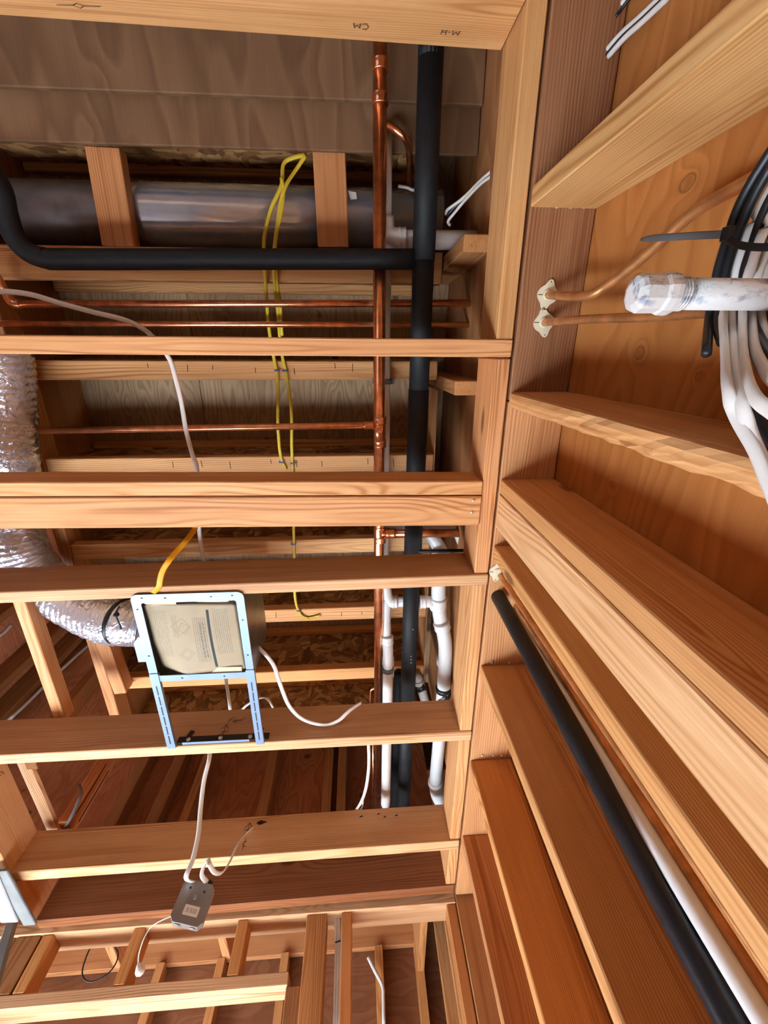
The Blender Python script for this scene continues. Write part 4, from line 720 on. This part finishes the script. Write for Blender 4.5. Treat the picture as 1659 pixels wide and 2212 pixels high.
o = tube('copper_pipe', [Vector((q1.x, q1.y, 1.03)), q1, PX(1262, 640, 0.425), PX(1310, 617, 0.44), PX(1370, 572, 0.452), PX(1420, 528, 0.458), PX(1500, 458, 0.465), PX(1600, 400, 0.47), PX(1690, 352, 0.475)], 0.0082, COPPER_DULL, None, 14, 6); tag(o, 'brown copper line bending up and away across the orange plywood', 'pipe', 'copper lines of the right wall')
o = tube('copper_pipe', [Vector((q2.x, q2.y, 1.03)), q2, PX(1262, 690, 0.435), PX(1400, 684, 0.46), PX(1540, 673, 0.475), PX(1690, 664, 0.485)], 0.0078, COPPER_DULL, None, 14, 6); tag(o, 'brown copper line running straight behind the white capped pipe', 'pipe', 'copper lines of the right wall')
def vline(u0, v0, u1, v1, x, r, mat, name, label, cat='pipe', grp='risers in the right wall'):
    p = PZ(u0, v0, 1.0); q = PX(u1, v1, x); o = tube(name, [p + (p - q).normalized() * 0.02, p, q, q + (q - p) * 1.2], r, mat, None, 20, 1); return tag(o, label, cat, grp)
vline(1076, 1288, 1585, 2212, 0.415, 0.0205, WRAP, 'insulated_pipe', 'black insulated riser descending diagonally at the lower right')
vline(1106, 1322, 1600, 2126, 0.425, 0.0125, PVC, 'pvc_pipe', 'white plastic riser right beside the black riser')
vline(1116, 1308, 1640, 2126, 0.442, 0.0085, COPPER_DULL, 'copper_pipe', 'copper riser between the white riser and the isolator riser')
vline(1078, 1240, 1662, 2095, 0.440, 0.0075, COPPER_DULL, 'copper_pipe', 'copper riser dropping from the cream isolator')
# capped pipe stub
SZ = 0.46
sA, sB = PZ(1372, 634, SZ), Vector((0.52, PZ(1659, 636, SZ).y, SZ + 0.002)); sd = (sB - sA)
sp_ = thing('capped_pipe', sA, 'white primer-smeared pipe stub with a cap pointing into the room', 'pipe')
tube('tube', [sA + sd * 0.25, sB], 0.0150, STUB, sp_, 24, 1)
lathe('cap', sA - sd.normalized() * 0.003, tuple(sd), [(0, 0.011), (0.002, 0.0165), (0.006, 0.0185), (0.026, 0.0182), (0.029, 0.0200), (0.036, 0.0205), (0.041, 0.0200), (0.041, 0.0150)], STUB, sp_, 10, smooth=False)
for k in range(3): tube('thread', [sA + sd.normalized() * (0.0425 + 0.0032 * k), sA + sd.normalized() * (0.0442 + 0.0032 * k)], 0.0162, STUB, sp_, 24, 1)
# coil of cables hung on the stub
coil = thing('cable_coil', PX(1570, 620, 0.44), 'coil of white and black cables hung over the capped pipe with a zip tie', 'cable coil')
CO = [('w', 0.438, [(1705, 300), (1659, 372), (1622, 440), (1592, 520), (1572, 590), (1560, 660), (1566, 760), (1570, 830), (1590, 900), (1632, 975), (1662, 1050), (1700, 1140)]),
      ('w', 0.442, [(1715, 330), (1670, 400), (1632, 470), (1604, 540), (1586, 600), (1582, 670), (1584, 760), (1596, 850), (1620, 930), (1650, 1000), (1700, 1090)]),
      ('w', 0.436, [(1720, 370), (1680, 440), (1645, 510), (1622, 580), (1606, 640), (1604, 740), (1612, 810), (1632, 860), (1668, 890), (1710, 920)]),
      ('w', 0.446, [(1720, 420), (1690, 470), (1660, 530), (1636, 600), (1624, 660), (1628, 740), (1646, 790), (1680, 830), (1720, 860)]),
      ('w', 0.45, [(1720, 470), (1685, 530), (1655, 590), (1642, 650), (1648, 710), (1672, 750), (1710, 780)]),
      ('b', 0.43, [(1700, 270), (1659, 336), (1622, 395), (1592, 455), (1570, 520), (1552, 580), (1540, 640), (1532, 690), (1526, 764)]),
      ('b', 0.434, [(1710, 300), (1668, 356), (1632, 418), (1604, 478), (1582, 540), (1566, 600), (1556, 660), (1552, 710), (1560, 740)]),
      ('b', 0.44, [(1715, 345), (1676, 410), (1648, 465), (1626, 530), (1608, 590), (1606, 640), (1622, 690), (1640, 730), (1672, 770), (1710, 800)]),
      ('b', 0.45, [(1725, 400), (1690, 450), (1668, 520), (1645, 600), (1640, 660), (1655, 690), (1690, 720)]),
      ('b', 0.455, [(1600, 640), (1602, 740), (1612, 830), (1626, 880), (1650, 930), (1700, 990)]),
      ('b', 0.46, [(1590, 640), (1586, 760), (1592, 840), (1612, 900), (1640, 950), (1690, 1010)]),
      ('w', 0.46, [(1615, 640), (1622, 720), (1636, 770), (1662, 810), (1710, 845)])]
for c, x, pts in CO:
    n_ = len(pts)
    xe = 0.322 + 0.5 * (x - 0.436) if c == 'w' else 0.349; P = [PX(u, v, x + (xe - x) * min(1.0, max(0.0, (v - 690) / 140))) for u, v in pts]
    if c == 'w': tube('white_cable', P, 0.0062, WCAB, coil, 10, 5, ry=0.0034, side=(0, 1, 0.3))
    else: tube('black_cable', P, 0.0052, BCAB, coil, 10, 5)
zt = tube('zip_tie', [PX(1384, 517, 0.40), PX(1420, 514, 0.40), PX(1500, 509, 0.405), PX(1566, 506, 0.41)], 0.0040, STRAPG, coil, 8, 4, ry=0.0007, side=(0, 1, 0), rad=lambda q: 0.35 + 0.65 * min(1, q * 7))
hp = PX(1571, 502, 0.41); slab('zip_tie_head', (hp.x - 0.003, hp.x + 0.004), (hp.y - 0.006, hp.y + 0.008), (hp.z - 0.006, hp.z + 0.006), 'x', BLACKP, coil, bev=0.001)
tube('zip_tie_loop', [PX(1570, 515, 0.412), PX(1590, 527, 0.412), PX(1620, 533, 0.413), PX(1659, 534, 0.416), PX(1700, 530, 0.425)], 0.0036, BLACKP, coil, 8, 4, ry=0.001, side=(0, 1, 0))
# cables through the plate at the top right
for (pts, mats, lab) in (([(1310, 118), (1345, 78), (1385, 42), (1440, -10)], ('w', 'b', 'w'), 'flat white and black cable dropping from the plate at the top right'), ([(1330, 36), (1345, 16), (1368, -14)], ('w', 'b'), 'second cable end beside the flat cable at the top right')):
    p0 = PZ(*pts[0], 1.0); t = thing('wall_cable', p0, lab, 'cable', 'cables at the top right')
    for k, m_ in enumerate(mats):
        du = (k - 1) * 6; P = [PX(u + du * 0.7, v + du * 0.7, p0.x + 0.008 * i) for i, (u, v) in enumerate(pts)]
        tube('white_strand' if m_ == 'w' else 'black_strand', P, 0.0046 if m_ == 'w' else 0.0028, WCAB if m_ == 'w' else BCAB, t, 8, 4)
ct = thing('cavity_cable', PZ(1000, 430, 1.25), 'pair of cables looping into the cavity beside the silver duct', 'cable')
tube('white_strand', [PZ(1092, 345, 1.24), PZ(1076, 358, 1.24), PZ(1040, 388, 1.25), PZ(1000, 428, 1.26), PZ(968, 452, 1.28), PZ(963, 462, 1.30)], 0.0038, WCAB, ct, 8, 5)
tube('black_strand', [PZ(1092, 350, 1.25), PZ(1070, 364, 1.25), PZ(1030, 402, 1.26), PZ(990, 440, 1.28), PZ(966, 464, 1.30)], 0.0055, BCAB, ct, 8, 5)
tube('white_strand', [PZ(1092, 362, 1.235), PZ(1074, 373, 1.235), PZ(1040, 396, 1.245), PZ(1005, 432, 1.255), PZ(980, 462, 1.27), PZ(968, 478, 1.28), PZ(972, 486, 1.30)], 0.0038, WCAB, ct, 8, 5)
o = tube('white_cable', [PZ(860, 402, 1.4), PZ(878, 405, 1.4), PZ(890, 410, 1.4), PZ(902, 412, 1.4)], 0.004, WCAB, None, 8, 4); tag(o, 'tiny white wire end left of the black main near the duct', 'cable')
# nail heads showing where the stud tops meet the plate
SR = [o for o in COL.objects if o.name.startswith('wall_stud') and 'label' in o.keys()]
def tips(key, pts):
    st = [o for o in SR if key in o['label']][0]
    for u, v in pts:
        p = PZ(u, v, 0.9985); nail('nail_head', p, (0, 0, -1), 0.004, st)
tips('golden wall stud', ((1203, 446), (1233, 446), (1262, 446))); tips('cracked stud', ((1062, 1431), (1100, 1431))); tips('deep orange stud', ((1042, 1632), (1066, 1632), (1084, 1632)))
